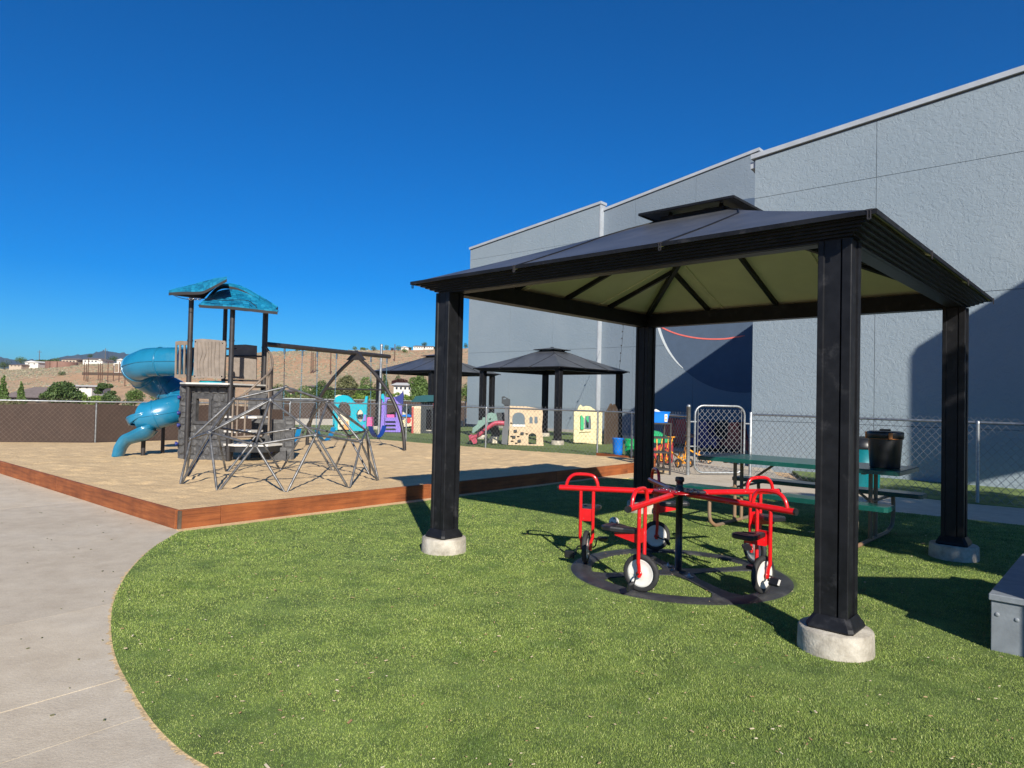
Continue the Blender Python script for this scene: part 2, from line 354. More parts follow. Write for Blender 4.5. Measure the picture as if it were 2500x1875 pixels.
# ------------------------------------------------------------------ the lie of the land
RID = [(-400, 905), (0, 901), (95, 897), (200, 889), (320, 886), (430, 882), (560, 868), (660, 859), (850, 855.5), (1000, 854.5), (1140, 850), (1400, 846), (2900, 850)]
def ridge_z(slope):                       # height of the dry ridge seen along x/y = slope, 330 m out
    px = 1250 + slope*F; py = np.interp(px, [a for a, b in RID], [b for a, b in RID])
    hor = 974.2 + .0224*(px-1250); return EYE + (hor-py)/F*330
def terr(x, y):
    x = np.asarray(x, float); y = np.asarray(y, float)
    d = np.where(y > 1, y, 1); s = np.clip(x/d, -1.6, 1.6); dist = np.maximum(y, np.hypot(x, y)*.62)
    zr = np.where(y > 1, ridge_z(s), 14)
    t = np.clip((dist-85)/(330-85), 0, 1); t = t*t*(3-2*t)*.35 + t*.65
    z = -5 + (zr+5)*t
    z = z + 1.1*np.sin(x*.021+1)*np.sin(y*.017)*np.clip((dist-110)/80, 0, 1)*np.clip((330-dist)/60, 0, 1)
    near = np.clip((dist-48)/30, 0, 1); near = near*near*(3-2*near)
    z = -.06*(1-near) + z*near
    far = np.clip((dist-420)/900, 0, 1); return z*(1-far) + (zr-14)*far
rad = np.concatenate([[.01, 10, 25, 40], np.linspace(48, 120, 25), np.linspace(124, 340, 110), [350, 365, 390, 430, 500, 650, 900, 1300, 2000, 3200, 5000, 8000, 12000]])
az = np.concatenate([np.linspace(-60, 60, 300), np.linspace(62, 298, 60)])
A_, R_ = np.meshgrid(np.radians(az), rad); X = R_*np.sin(A_); Y = R_*np.cos(A_); Z = terr(X, Y)
na, nr = len(az), len(rad); i, j = np.meshgrid(np.arange(na), np.arange(nr-1)); i2 = (i+1) % na
Fq = np.stack([j*na+i, (j+1)*na+i, (j+1)*na+i2, j*na+i2], -1).reshape(-1, 4)[:, ::-1]
struct(npobj('ground', np.stack([X, Y, Z], -1).reshape(-1, 3), Fq, M['hill'], smooth=True))
def hit(px, py, d0=60):                    # where the sight line through a pixel meets the land
    r = ray(px, py)
    for d in np.arange(d0, 335, 1.5):
        q = Vector((0, 0, EYE)) + r*(d/r.y)
        if q.z <= float(terr(q.x, q.y)): return q
    q = Vector((0, 0, EYE)) + r*(330/r.y); q.z = float(terr(q.x, q.y)); return q
# mountains
MP = [(-900, 900), (-500, 880), (-200, 872), (-60, 868), (0, 870), (15, 877), (36, 878), (70, 879), (94, 879), (130, 878), (145, 873), (162, 869), (188, 868), (210, 864.7), (231, 862.6), (246, 859), (260, 856.8), (275, 859), (297, 863), (318, 865.5), (380, 870), (460, 878), (600, 888), (760, 900)]
mx = np.linspace(-900, 760, 260); my = np.interp(mx, [a for a, b in MP], [b for a, b in MP]) + rng.normal(0, .25, 260)
V = []
for k, dd in enumerate((3300, 3600, 3850, 4050, 4200, 4600)):
    for a, b in zip(mx, my):
        t = (0, .38, .68, .9, 1, .6)[k]; top = at(a, b, 4200); base = -10
        wob = 1 + (.14*math.sin(a*.11+k*2) + .08*math.sin(a*.29+k))*(0 if k in (0, 4) else 1)
        V.append((top.x/4200*dd, dd, base + (top.z-base)*min(t*wob, 1 if k != 4 else 1)))
V = np.array(V); i, j = np.meshgrid(np.arange(259), np.arange(5)); Fq = np.stack([j*260+i, (j+1)*260+i, (j+1)*260+i+1, j*260+i+1], -1).reshape(-1, 4)
struct(npobj('mountains', V, Fq[:, ::-1], M['mountain'], smooth=True))

# ------------------------------------------------------------------ plan of the yard
A0 = Vector((-3.29, 6.85)); B0 = Vector((2.92, 13.82)); D0 = Vector((-14.8, 16.6)); C0 = Vector((2.8, 15.8))
ux = Vector((math.cos(-.746), math.sin(-.746), 0)); uy = Vector((-ux.y, ux.x, 0)); GROT = -.746
FENCE = [Vector((-7.1, 21.9)), Vector((-4.2, 21.68)), Vector((-3.21, 20.89)), Vector((-.69, 18.8)), Vector((2.13, 16.78)), Vector((2.8, 15.8)), Vector((3.38, 13.0))]
BROWN = [Vector((-17.5, 15.4)), Vector((-10.75, 17.6)), Vector((-7.1, 21.9))]
topline = [D0, Vector((-10.75, 17.5)), Vector((-7.1, 21.8)), Vector((-4.2, 21.55)), Vector((-.69, 18.65)), Vector((2.13, 16.63)), C0]
lens_ = [0]
for k in range(1, len(topline)): lens_.append(lens_[-1] + (topline[k]-topline[k-1]).length)
nu, nv = 240, 240; U = np.linspace(0, 1, nu); Vv = np.linspace(0, 1, nv)
tx = np.interp(U*lens_[-1], lens_, [p.x for p in topline]); ty = np.interp(U*lens_[-1], lens_, [p.y for p in topline])
bx = A0.x + (B0.x-A0.x)*U; by = A0.y + (B0.y-A0.y)*U
def sand_z(v): return .135*(1-v**3) + .012
gx = bx[None]*(1-Vv[:, None]) + tx[None]*Vv[:, None]; gy = by[None]*(1-Vv[:, None]) + ty[None]*Vv[:, None]
gz = sand_z(Vv)[:, None] + 0*gx
edge = np.minimum(1, np.minimum(Vv[:, None], 1-Vv[:, None])*14)*np.minimum(1, np.minimum(U[None], 1-U[None])*30)
gz = gz + edge*(.007*np.sin(gx*5.1+np.sin(gy*4))*np.sin(gy*4.3+gx) + .005*np.sin(gx*13+gy*3)*np.sin(gy*15-gx*4)) + rng.normal(0, .0025, gx.shape)*edge
for k in range(700):                                  # footprints and scuffed hollows
    cx_ = rng.uniform(-10, 3); cy_ = rng.uniform(7.2, 19); rr_ = rng.uniform(.05, .16); q_ = ((gx-cx_)**2+((gy-cy_)*rng.uniform(.6, 1.2))**2)/rr_**2
    gz = gz - edge*rng.uniform(.004, .016)*(np.exp(-q_) - .45*np.exp(-(np.sqrt(q_)-1.6)**2*3))
i, j = np.meshgrid(np.arange(nu-1), np.arange(nv-1)); Fq = np.stack([j*nu+i, j*nu+i+1, (j+1)*nu+i+1, (j+1)*nu+i], -1).reshape(-1, 4)
struct(npobj('sand', np.stack([gx, gy, gz], -1).reshape(-1, 3), Fq, M['sand'], smooth=True))

# concrete slabs on the left
JT = [((-5.76, 7.74), (-5.16, 8.46)), ((-2.91, 3.95), (-2.55, 4.41)), ((-2.13, 2.91), (-1.81, 3.3)), ((-1.84, 2.52), (-1.49, 2.96))]
# joint lines run up to the right; slabs continue beyond the frame
jl = [(-16, 4.4, 30), (-5.76, 7.74, 51), (-2.91, 3.95, 52), (-2.13, 2.91, 51), (-1.84, 2.52, 51), (-1.05, .9, 51), (-.2, -1.0, 51)]
cp = bpy.data.objects.new('concrete_path', None); col.objects.link(cp); cp['kind'] = 'structure'
def jpt(q, s): return (q[0] + math.cos(R(q[2]))*s, q[1] + math.sin(R(q[2]))*s)
jl[0] = (-11.5, 10.2, 51)
for a, b in zip(jl[:-1], jl[1:]):
    q = [jpt(a, -9), jpt(a, 9), jpt(b, 9), jpt(b, -9)]
    ax, bx_ = Vector(q[0]), Vector(q[3]); dn = (bx_-ax).normalized()*.0032
    poly = [(q[0][0]+dn.x, q[0][1]+dn.y), (q[1][0]+dn.x, q[1][1]+dn.y), (q[2][0]-dn.x, q[2][1]-dn.y), (q[3][0]-dn.x, q[3][1]-dn.y)]
    z_ = random.uniform(-.002, 0)
    MB().slab(poly, -.12, z_).build('slab', M['concrete'], cp)
# pad by the gate and path on the right
G2 = lambda *a: tuple(gnd(*a)[:2])
rp_ = [(2.05, 12.45), (2.69, 11.4), (3.6, 10.25), (5.07, 8.95), (6.3, 8.0), (8.5, 6.3), (9.6, 7.6), (7.4, 9.45), (6.63, 9.95), (6.19, 10.55), (5.35, 12.1), (5.2, 13.3), (5.6, 14.65), (5.3, 15.4), (10.8, 22.9), (3.7, 29), (3.4, 15.8), (2.85, 13.9)]
struct(MB().slab(rp_, -.1, .003).build('concrete_pad', M['concrete']))
# near turf
tv = [(388, 1150), (330, 1185), (280, 1235), (250, 1290), (240, 1350), (250, 1420), (285, 1490), (330, 1560), (390, 1620), (452, 1659)]
curve = [Vector(G2(x*1.1302, y*1.1302)) for x, y in tv]
curve = [Vector((q.x, q.y)) for q in spline([(q.x, q.y, 0) for q in curve], 5)]
turf = [(q.x, q.y) for q in curve] + [(-.5, 1.5), (.6, .2), (3, -3), (12, -3), (12, 3.5)] + [(8.5, 6.3), (6.3, 8.0), (5.07, 8.95), (3.6, 10.25), (2.69, 11.4), (2.2, 12.1)]
_d = (B0-A0).normalized(); _p = Vector((_d.y, -_d.x))
for s_ in np.arange(7.2, .2, -.35):
    q = A0 + _d*s_ + _p*(.19+.012*math.sin(s_*5)); turf.append((q.x, q.y))
MB().slab([tuple(q) for q in turf], -.05, .008).build('turf', M['turf_base'])['kind'] = 'structure'
# tan grit strip between boards and turf
gb = [(-3.3, 6.8), (-3.12, 6.62), (-2.4, 7.3), (1.3, 11.5), (2.75, 12.9), (3.2, 13.6), (2.9, 13.9), (2.0, 13.1)]
struct(MB().slab(gb, -.05, .0055).build('grit_strip', M['sand']))
cf = [Vector((v[0], v[1])) for v in spline([(q.x, q.y, 0) for q in curve], 6)]; curve_, curve = curve, cf; ri = [(q.x, q.y) for q in curve]; ro = []
for k, q in enumerate(curve):
    d_ = (curve[min(k+1, len(curve)-1)]-curve[max(k-1, 0)]).normalized(); w_ = .006+.014*abs(random.gauss(0, .8)); ro.append((q.x+d_.y*w_, q.y-d_.x*w_))
curve = curve_
if (Vector(ro[20])-Vector((3, 3))).length < (Vector(ri[20])-Vector((3, 3))).length: ro = [(2*a[0]-b_[0], 2*a[1]-b_[1]) for a, b_ in zip(ri, ro)]
b = MB(); vs = [(a[0]+(.02 if 0 else 0), a[1], .0022) for a in ri]+[(a[0], a[1], .0018) for a in ro]; K = len(ri); b.add(vs, [(i, i+1, K+i+1, K+i) for i in range(K-1)]); struct(b.build('sand_fringe', M['sand'], fix=False))
# turf inside the fenced play yard and along the building
far_t = [(-7.3, 22.2), (-4.2, 21.6), (-3.21, 20.83), (-.69, 18.7), (2.13, 16.68), (2.78, 15.75), (2.9, 14.9), (3.6, 16.2), (4.0, 19.5), (3.9, 28.9), (-2.0, 33.2), (-2.4, 36), (-12, 36), (-11, 26)]
struct(MB().slab(far_t, -.04, .006).build('yard_turf', M['turf_far']))
st = [(5.55, 12.9), (6.19, 10.62), (6.63, 10.0), (7.4, 9.5), (9.6, 7.65), (13, 8.2), (6.9, 13.6), (5.9, 14.3)]
struct(MB().slab(st, -.04, .0085).build('turf_strip', M['turf_far']))

# grass blades of the near turf (one mesh; far too many to count)
CX, CY = 1.37, 5.51
def blades(y0, y1, dens, ln, wd):
    area = (y1-y0)*(1.7*(y1+y0)/2+.6); N = int(area*dens)
    y = rng.uniform(y0, y1, N); x = rng.uniform(-.85, .85, N)*y
    ok = inpoly(x, y, turf)
    r = np.hypot(x-CX, y-CY); a = np.arctan2(y-CY, x-CX)
    ok &= ~((r > .685) & (r < .885)) & ~((r < .7) & (np.abs(np.sin(2*(a-R(105))))*r < .12))
    for k in (-1, 1):
        for l in (-1, 1):
            ok &= np.hypot(x-(1.757+k*1.66*ux.x+l*1.64*uy.x), y-(6.193+k*1.66*ux.y+l*1.64*uy.y)) > .19
    x, y = x[ok], y[ok]; N = len(x); a = rng.uniform(0, 2*pi, N); lean = rng.uniform(.5, 1.4, N); la = rng.uniform(0, 2*pi, N)
    l = ln*rng.uniform(.6, 1.25, N); w_ = wd*rng.uniform(.7, 1.3, N)
    l = l*(.75 + .5*(.5+.5*np.sin(x*2.3+np.sin(y*1.9)*2)*np.sin(y*2.1+x)))
    V = np.zeros((N, 3, 3)); V[:, 0] = np.stack([x-np.cos(a)*w_/2, y-np.sin(a)*w_/2, np.full(N, .004)], -1)
    V[:, 1] = np.stack([x+np.cos(a)*w_/2, y+np.sin(a)*w_/2, np.full(N, .004)], -1)
    V[:, 2] = np.stack([x+np.cos(la)*l*np.sin(lean), y+np.sin(la)*l*np.sin(lean), .008+l*np.cos(lean)], -1)
    return V.reshape(-1, 3)
V = np.concatenate([blades(2.2, 3.6, 52000, .0105, .0036), blades(3.6, 5.6, 26000, .0115, .0048), blades(5.6, 9.5, 10500, .0125, .0072), blades(9.5, 12.6, 3500, .012, .01)])
npobj('grass_blades', V, np.arange(len(V)).reshape(-1, 3), M['turf'], kind='stuff')
# blades creeping over the concrete along the curved edge
# chips and dead leaves lying on the turf
b = MB()
for k in range(800):
    y = 2.3 + 6.5*random.random()**1.5; x = random.uniform(-.8, .78)*y
    if not inpoly(np.array([x]), np.array([y]), turf)[0]: continue
    s = random.uniform(.003, .007)*(1.7 if random.random() < .1 else 1); a = random.uniform(0, pi); Mx = Matrix.Rotation(a, 3, 'Z') @ Matrix.Rotation(random.uniform(-.4, .4), 3, 'X')
    b.box((x, y, .024), (s*random.uniform(1.4, 3.2), s*.8, .002), M=Mx)
b.build('wood_chips', m_island('chip', [(0, (.35, .2, .1)), (.5, (.5, .36, .2)), (1, (.7, .62, .45))], .8), kind='stuff', fix=False)
b = MB()
for k in range(60):
    y = 2.5 + 8*random.random(); x = -random.uniform(.55, .8)*y; s = random.uniform(.003, .008)
    b.box((x, y, .003), (s*2, s, .003), rz=random.uniform(0, 3))
b.build('leaf_litter', M['leaf_olive'], kind='stuff', fix=False)

# ------------------------------------------------------------------ timber border of the sandbox
tb = thing('timber_border', 'low border of red-brown stained timber boards around the sandbox', 'border', (A0.x, A0.y, 0))
def boards(p, q, cuts, h=.195):
    p, q = Vector(p), Vector(q); d = (q-p); Ln = d.length; d.normalize(); a = math.atan2(d.y, d.x)
    c0 = 0
    for c1 in cuts + [Ln]:
        m_ = p + d*((c0+c1)/2); hh = h + random.uniform(-.004, .004)
        o = MB().rbox((0, 0, 0), (c1-c0-.004, .042, hh), b=.004).build('board', M['wood_rust'], tb)
        o.location = (m_.x-A0.x, m_.y-A0.y, hh/2-.004); o.rotation_euler = (0, 0, a); c0 = c1
nl = Vector((A0.x+.02, A0.y))
boards(A0 + Vector((.0, -.03)), B0 + Vector((.0, -.02)), [.42, 3.3, 6.1, 8.3])
boards(A0 + Vector((-.03, .0)), D0, [3.6, 7.4, 11.2])
boards(B0 + Vector((.0, .03)), C0 + Vector((.02, -.1)), [], .12)
boards(Vector((2.1, 16.62)), C0 + Vector((-.03, -.02)), [], .12)
o = MB().box((.01, -.035, .09), (.03, .03, .19), rz=.8).build('corner_block', M['trunk'], tb)

# ------------------------------------------------------------------ gazebo
HS = 1.65
def make_gazebo(label, group):
    t = thing('gazebo', label, 'gazebo', (1.757, 6.193, 0), GROT, group)
    H = 2.3
    for i, (sx, sy) in enumerate(((-1, -1), (1, -1), (1, 1), (-1, 1))):
        cx, cy = sx*HS, sy*HS
        f = MB(); n = 26; pr = []
        for rr, zz in ((.2, -.02), (.2, .0), (.196, .125), (.188, .135), (.01, .135)): pr.append((rr, zz))
        f.lathe(pr, (cx, cy, 0), n)
        f.build('footing', M['concrete_foot'], t)
        # column: four ribbed faces around a square
        p = MB(); h0, h1 = .135, H+.005; W = .09
        def ring(z):
            q = []
            for k in range(4):
                R2 = Matrix.Rotation(k*pi/2, 2)
                for (u, v) in ((-W, -W+.004), (-W+.004, -W), (-W+.03, -W), (-W+.036, -W+.01), (.03, -W+.01), (.032, -W+.024), (.04, -W+.024), (.042, -W+.002), (W-.004, -W)):
                    e = R2 @ Vector((u, v)); q.append((cx+e.x, cy+e.y, z))
            return q
        a, b2 = ring(h0), ring(h1); N = len(a)
        p.add(a+b2, [(k, (k+1) % N, (k+1) % N+N, k+N) for k in range(N)])
        po = p.build('post', M['black_metal'], t)
        c = MB(); rr = [(.122, .0), (.128, .012), (.122, .03), (.098, .072), (.0935, .078)]
        vs = []
        for w_, z in rr:
            ch = .022
            for (u, v) in ((-w_+ch, -w_), (w_-ch, -w_), (w_, -w_+ch), (w_, w_-ch), (w_-ch, w_), (-w_+ch, w_), (-w_, w_-ch), (-w_, -w_+ch)): vs.append((cx+u, cy+v, .135+z))
        c.add(vs, [(i_*8+k, i_*8+(k+1) % 8, i_*8+8+(k+1) % 8, i_*8+8+k) for i_ in range(4) for k in range(8)])
        c.build('base_cover', M['black_metal'], po)
    # stepped beams
    ez = 2.395; eo = 1.9
    for k in range(4):
        Rk = Matrix.Rotation(k*pi/2, 3, 'Z'); b = MB()
        L_ = HS
        def bx_(x0, x1, y0, y1, z0, z1):
            vs = [Rk @ Vector(v) for v in ((x0, y0, z0), (x1, y0, z0), (x1, y1, z0), (x0, y1, z0), (x0, y0, z1), (x1, y0, z1), (x1, y1, z1), (x0, y1, z1))]
            b.add(vs, [(3, 2, 1, 0), (4, 5, 6, 7), (0, 1, 5, 4), (1, 2, 6, 5), (2, 3, 7, 6), (3, 0, 4, 7)])
        bx_(-L_-.05+.002*k, L_+.05, -L_-.05, -L_+.05, 2.30+.0007*k, 2.455)
        st_ = 6
        for s in range(st_):                      # mitred steps that flare out towards the eave
            o0 = L_+.07+s*.0295; z0 = 2.302+s*.0135
            vs = [Rk @ Vector(v) for v in ((-o0, -o0, z0), (o0, -o0, z0), (o0-.03, -o0+.03, z0), (-o0+.03, -o0+.03, z0), (-o0, -o0, z0+.0165), (o0, -o0, z0+.0165), (o0-.03, -o0+.03, z0+.0165), (-o0+.03, -o0+.03, z0+.0165))]
            b.add(vs, [(3, 2, 1, 0), (4, 5, 6, 7), (0, 1, 5, 4), (1, 2, 6, 5), (2, 3, 7, 6), (3, 0, 4, 7)])
        b.build('beam', M['black_metal'], t)
        # roof face: three sheets between eave and vent rim
        tr, rz_ = .3, 3.03; cuts = [-1, -.335, .335, 1]
        def P(u, v, dz=0):                        # u along eave -1..1 at the eave line, v 0 eave ..1 rim
            w_ = eo + (tr-eo)*v; x = max(-w_, min(w_, u*eo)); sag = -.012*math.sin(pi*v)
            return Rk @ Vector((x, -w_, ez + (rz_-ez)*v + sag + dz))
        for q in range(3):
            s = MB(); u0, u1 = cuts[q]+(.004 if q else 0), cuts[q+1]-(.004 if q < 2 else 0); nU, nV = 6, 7
            top = [[P(u0+(u1-u0)*iu/nU, iv/nV) for iu in range(nU+1)] for iv in range(nV+1)]
            vs = [v for r in top for v in r] + [v+Vector((0, 0, -.012)) for r in top for v in r]; K = (nU+1)*(nV+1)
            fs = []
            for iv in range(nV):
                for iu in range(nU):
                    a = iv*(nU+1)+iu; quad = (a, a+1, a+nU+2, a+nU+1)
                    if (Vector(vs[quad[0]])-Vector(vs[quad[1]])).length + (Vector(vs[quad[2]])-Vector(vs[quad[3]])).length > 1e-4: fs.append(quad)
            s.add([vs[i_] for i_ in range(K)], fs, True); o = s.build('roof_sheet', M['roof_top'], t, fix=False)
            for pl in o.data.polygons: pass
            s2 = MB(); s2.add([vs[K+i_] for i_ in range(K)], [tuple(reversed(f)) for f in fs], True); s2.build('ceiling_sheet', M['roof_under'], t, fix=False)
            s.v = []; 
        for u in (-.335, .335):
            q = MB(); q.tube([P(u, v_/7, .003) for v_ in range(8)], .007, 6); q.build('roof_seam', M['black_metal'], t)
            q = MB(); q.tube([P(u, v_/7, -.016) for v_ in range(8)], .012, 6); q.build('ceiling_seam', M['roof_under'], t)
        e = MB()                                   # folded eave edge with clips
        e.bar(P(-1, 0, -.006) , P(1, 0, -.006), .012, .026); e.build('eave_trim', M['black_metal'], t)
        for u in (-.335, .335, .985):
            c = MB(); q = P(u, 0)
            dn = Rk @ Vector((0, -1, 0)); al = Rk @ Vector((1, 0, 0))
            c.bar(q+al*-.016+dn*.006+Vector((0, 0, .004)), q+al*.016+dn*.006+Vector((0, 0, .004)), .008, .008)
            c.bar(q+al*.007+dn*.008, q+al*.007+dn*.008+Vector((0, 0, -.045)), .006, .005); c.bar(q-al*.007+dn*.008, q-al*.007+dn*.008+Vector((0, 0, -.045)), .006, .005)
            c.bar(q+al*-.007+dn*.008+Vector((0, 0, -.045)), q+al*.007+dn*.008+Vector((0, 0, -.045)), .006, .005)
            c.build('eave_clip', M['tower_post'], t)
        for u in (-.42, .0, .42):
            r_ = MB(); x = u*eo; v1 = min(1, (eo-abs(x))/(eo-tr)) if abs(x) > tr else 1
            a = Rk @ Vector((x, -eo+.27, ez-.045+.27*.409)); w_ = eo+(tr-eo)*v1; bb = Rk @ Vector((x, -w_, ez+(rz_-ez)*v1-.045))
            r_.bar(a, bb, .035, .05); r_.build('rafter', M['black_metal'], t)
        h = MB(); h.bar(Rk @ Vector((-eo+.27, -eo+.27, ez+.03)), Rk @ Vector((-tr, -tr, rz_-.05)), .045, .055); h.build('hip_rafter', M['black_metal'], t)
        # vent roof
        v = MB(); a = .45; q4 = [Rk @ Vector(z) for z in ((-a, -a, 3.085), (a, -a, 3.085), (.03, -.03, 3.165), (-.03, -.03, 3.165))]
        v.add(q4 + [z+Vector((0, 0, -.012)) for z in q4], [(0, 1, 2, 3), (7, 6, 5, 4), (0, 4, 5, 1)]); v.build('vent_sheet', M['roof_top'], t, fix=False)
        v = MB(); v.bar(Rk @ Vector((-a, -a, 3.076)), Rk @ Vector((a, -a, 3.076)), .016, .02); v.bar(Rk @ Vector((-.27, -.27, 3.03)), Rk @ Vector((-.24, -.24, 3.1)), .03, .03)
        v.bar(Rk @ Vector((-.3, -.3, 3.035)), Rk @ Vector((.3, -.3, 3.035)), .03, .045); v.build('vent_frame', M['black_metal'], t)
    v = MB(); v.box((0, 0, 3.17), (.08, .08, .02)); v.build('cap', M['black_metal'], t)
    return t
gz = make_gazebo('large black metal gazebo in the foreground over the red pedal carousel', 'black metal gazebos')
index_kids()
fc = gnd(1361, 1086); g2 = copy_tree(gz); ctr = fc - ux*HS + uy*HS
# front corner seen in the photo is the one at (+x, -y) in the gazebo's own frame
g2.location = (ctr.x, ctr.y, 0); g2['label'] = 'black metal gazebo standing in front of the grey building beside the tan castle'
fc = gnd(1050, 1058); g3 = copy_tree(gz); ctr = fc - ux*HS + uy*HS
g3.location = (ctr.x, ctr.y, 0); g3['label'] = 'farthest black metal gazebo, behind the brick-patterned playhouse and the swings'
BASES = True

# ------------------------------------------------------------------ pedal carousel
car = thing('pedal_carousel', 'red five-seat pedal merry-go-round on a black rubber ring under the gazebo', 'merry-go-round', (CX, CY, 0), 0)
b = MB(); n = 72; pr = [(.69, .0), (.695, .012), (.73, .022), (.81, .022), (.85, .014), (.875, .0)]
b.lathe(pr, n=n)
b.build('base_ring', M['rubber_mat'], car)
for k in range(4):
    b = MB(); a = R(105+90*k); d = Vector((math.cos(a), math.sin(a), 0)); s = Vector((-d.y, d.x, 0))
    q = []
    for rr, w_ in ((.0, .10), (.1, .085), (.22, .05), (.5, .055), (.62, .07), (.74, .15)): q.append((rr, w_))
    vs = [d*rr+s*w_*sg+Vector((0, 0, zz+.0006*k)) for zz in (.006, .017) for sg in (-1, 1) for rr, w_ in q]
    K = len(q); fs = []
    for i in range(K-1):
        fs += [(i, i+1, K+i+1, K+i), (2*K+i, 3*K+i, 3*K+i+1, 2*K+i+1), (i, 2*K+i, 2*K+i+1, i+1), (K+i, K+i+1, 3*K+i+1, 3*K+i)]
    b.add(vs, fs); b.build('floor_spoke', M['rubber_mat'], car)
    b = MB(); c = d*.17; b.box((c.x, c.y, .021), (.07, .05, .006), rz=a); b.lathe([(.012, .024), (.012, .036), (.005, .04), (.005, .052), (0, .052)], (c.x, c.y, 0), 8)
    if k in (0, 2): b.build('anchor_plate', M['galv'], car)
b = MB(); b.lathe([(.06, .018), (.06, .03), (.028, .032), (.028, .62), (.036, .62), (.036, .66), (.036, .665)], n=20); b.build('centre_pole', M['black_plastic'], car)
b = MB(); b.lathe([(.0, .655), (.205, .655), (.208, .661), (.205, .667), (.0, .667)], n=40); hub = b.build('hub_plate', M['red_dark'], car)
b = MB(); b.lathe([(.034, .667), (.034, .69), (.027, .695), (.027, .735), (.036, .74), (.036, .765), (.03, .775), (0, .775)], n=20); b.build('hub_cap', M['black_plastic'], car)
for k in range(5):
    a = R(92+72*k); Rk = Matrix.Rotation(a, 4, 'Z')
    def P(r_, t_, z_): return Rk @ Vector((r_, t_, z_))       # r outward, t backwards along the ring is -t
    zA = .635
    arm = MB().tube([P(.08, 0, zA+.012), P(.99, 0, zA)], .023, 14).build('arm', M['red'], car)
    MB().tube([P(.985, 0, zA), P(1.0, 0, zA)], .0245, 14).build('end_cap', M['black_plastic'], arm)
    hp = [P(.66, 0, zA+.012), P(.668, 0, zA+.06), P(.69, 0, zA+.1), P(.73, 0, zA+.118), P(.83, 0, zA+.12), P(.88, 0, zA+.105), P(.915, 0, zA+.065), P(.93, 0, zA+.012)]
    MB().tube(spline(hp, 4), .0145, 10).build('handle', M['red'], arm)
    for e in range(3):
        MB().lathe([(.0, 0), (.011, 0), (.011, .008), (0, .01)], P(.1+.03*e, .03*(-1)**e, .667), 6).build('bolt', M['chrome'], hub)
    fk = MB()
    for s in (-1, 1):
        fk.tube([P(.75+s*.053, 0, zA-.01), P(.75+s*.053, 0, .24), P(.75+s*.04, 0, .2), P(.75+s*.034, 0, .13)], .0138, 10)
        fk.lathe([(0, -.004), (.022, -.004), (.022, .004), (0, .004)], P(.75+s*.036, 0, .155), 14, M=(Rk @ Matrix.Rotation(pi/2, 4, 'Y')).to_3x3())
    fk.box(P(.75, 0, .42), (.11, .006, .1), rz=a)
    fork = fk.build('fork', M['red'], car)
    wh = MB(); RM = (Rk @ Matrix.Rotation(pi/2, 4, 'Y')).to_3x3(); c0 = P(.75, 0, .155)
    wh.lathe([(.0, -.012), (.03, -.014), (.045, -.008), (.085, -.008), (.1, -.014), (.1, .014), (.085, .008), (.045, .008), (.03, .014), (0, .012)], c0, 36, M=RM)
    wheel = wh.build('wheel', M['white_plastic'], car)
    ty_ = MB(); ty_.lathe([(.099, -.016), (.108, -.019), (.124, -.018), (.132, -.012), (.134, 0), (.132, .012), (.124, .018), (.108, .019), (.099, .016), (.099, -.016)], c0, 40, M=RM); ty_.build('tyre', M['rubber'], wheel)
    ph = [R(200), R(110), R(75), R(10), R(150)][k]
    for s in (-1, 1):
        e = ph + (pi if s > 0 else 0); dt, dz = math.cos(e)*.075, math.sin(e)*.075
        MB().tube([P(.75+s*.03, 0, .155), P(.75+s*.065, 0, .155), P(.75+s*.078, dt*.2, .155+dz*.2), P(.75+s*.085, dt, .155+dz), P(.75+s*.12, dt, .155+dz)], .006, 8).build('crank', M['black_metal'], wheel)
        MB().rbox(P(.75+s*.135, dt, .155+dz), (.085, .062, .026), M=(Rk @ Matrix.Rotation(e*.3, 4, 'X')).to_3x3(), b=.01).build('pedal', M['black_plastic'], wheel)
    # saddle bracket and saddle trail behind the fork
    sb = MB(); T_ = Rk @ Matrix.Rotation(pi/2, 4, 'Z')
    prof = [(.0, .40), (.0, .46), (-.0, .46)]
    vs = []
    for xx in (-.03, .03):
        for tt, zz in ((-.004, .365), (-.03, .365), (-.2, .4), (-.2, .423), (-.03, .437), (-.004, .445)): vs.append(P(.75+xx*(1 if abs(tt) < .1 else .9), tt, zz))
    sb.add(vs, [(5, 4, 3, 2, 1, 0), (6, 7, 8, 9, 10, 11)] + [(i, (i+1) % 6, (i+1) % 6+6, i+6) for i in range(6)])
    sb.build('saddle_bracket', M['red'], fork)
    sd = MB(); out = [(-.025, .03), (-.12, .05), (-.21, .085), (-.265, .085), (-.295, .055)]
    loop = [(.75+w_, t_) for t_, w_ in out] + [(.75-w_, t_) for t_, w_ in reversed(out)]
    lay = []
    for z_, sc_ in ((.427, .9), (.433, 1.0), (.453, 1.0), (.463, .94), (.466, .6)):
        lay.append([P(.75+(x_-.75)*sc_, -.16+(t_+.16)*sc_, z_ + .006*(1 if t_ < -.2 else 0)) for x_, t_ in loop])
    K = len(loop); vs = [v for l in lay for v in l]
    fs = [tuple(range(K-1, -1, -1)), tuple(range(4*K, 5*K))] + [(l*K+i, l*K+(i+1) % K, (l+1)*K+(i+1) % K, (l+1)*K+i) for l in range(4) for i in range(K)]
    sd.add(vs, fs)
    sdo = sd.build('saddle', M['black_plastic'], car)
    gr = MB()
    for q in range(5): gr.bar(P(.75-.055+.002*q, -.17-.022*q, .4685), P(.75+.055-.002*q, -.17-.022*q, .4685), .007, .006)
    gr.build('grip_ribs', M['rubber'], sdo)

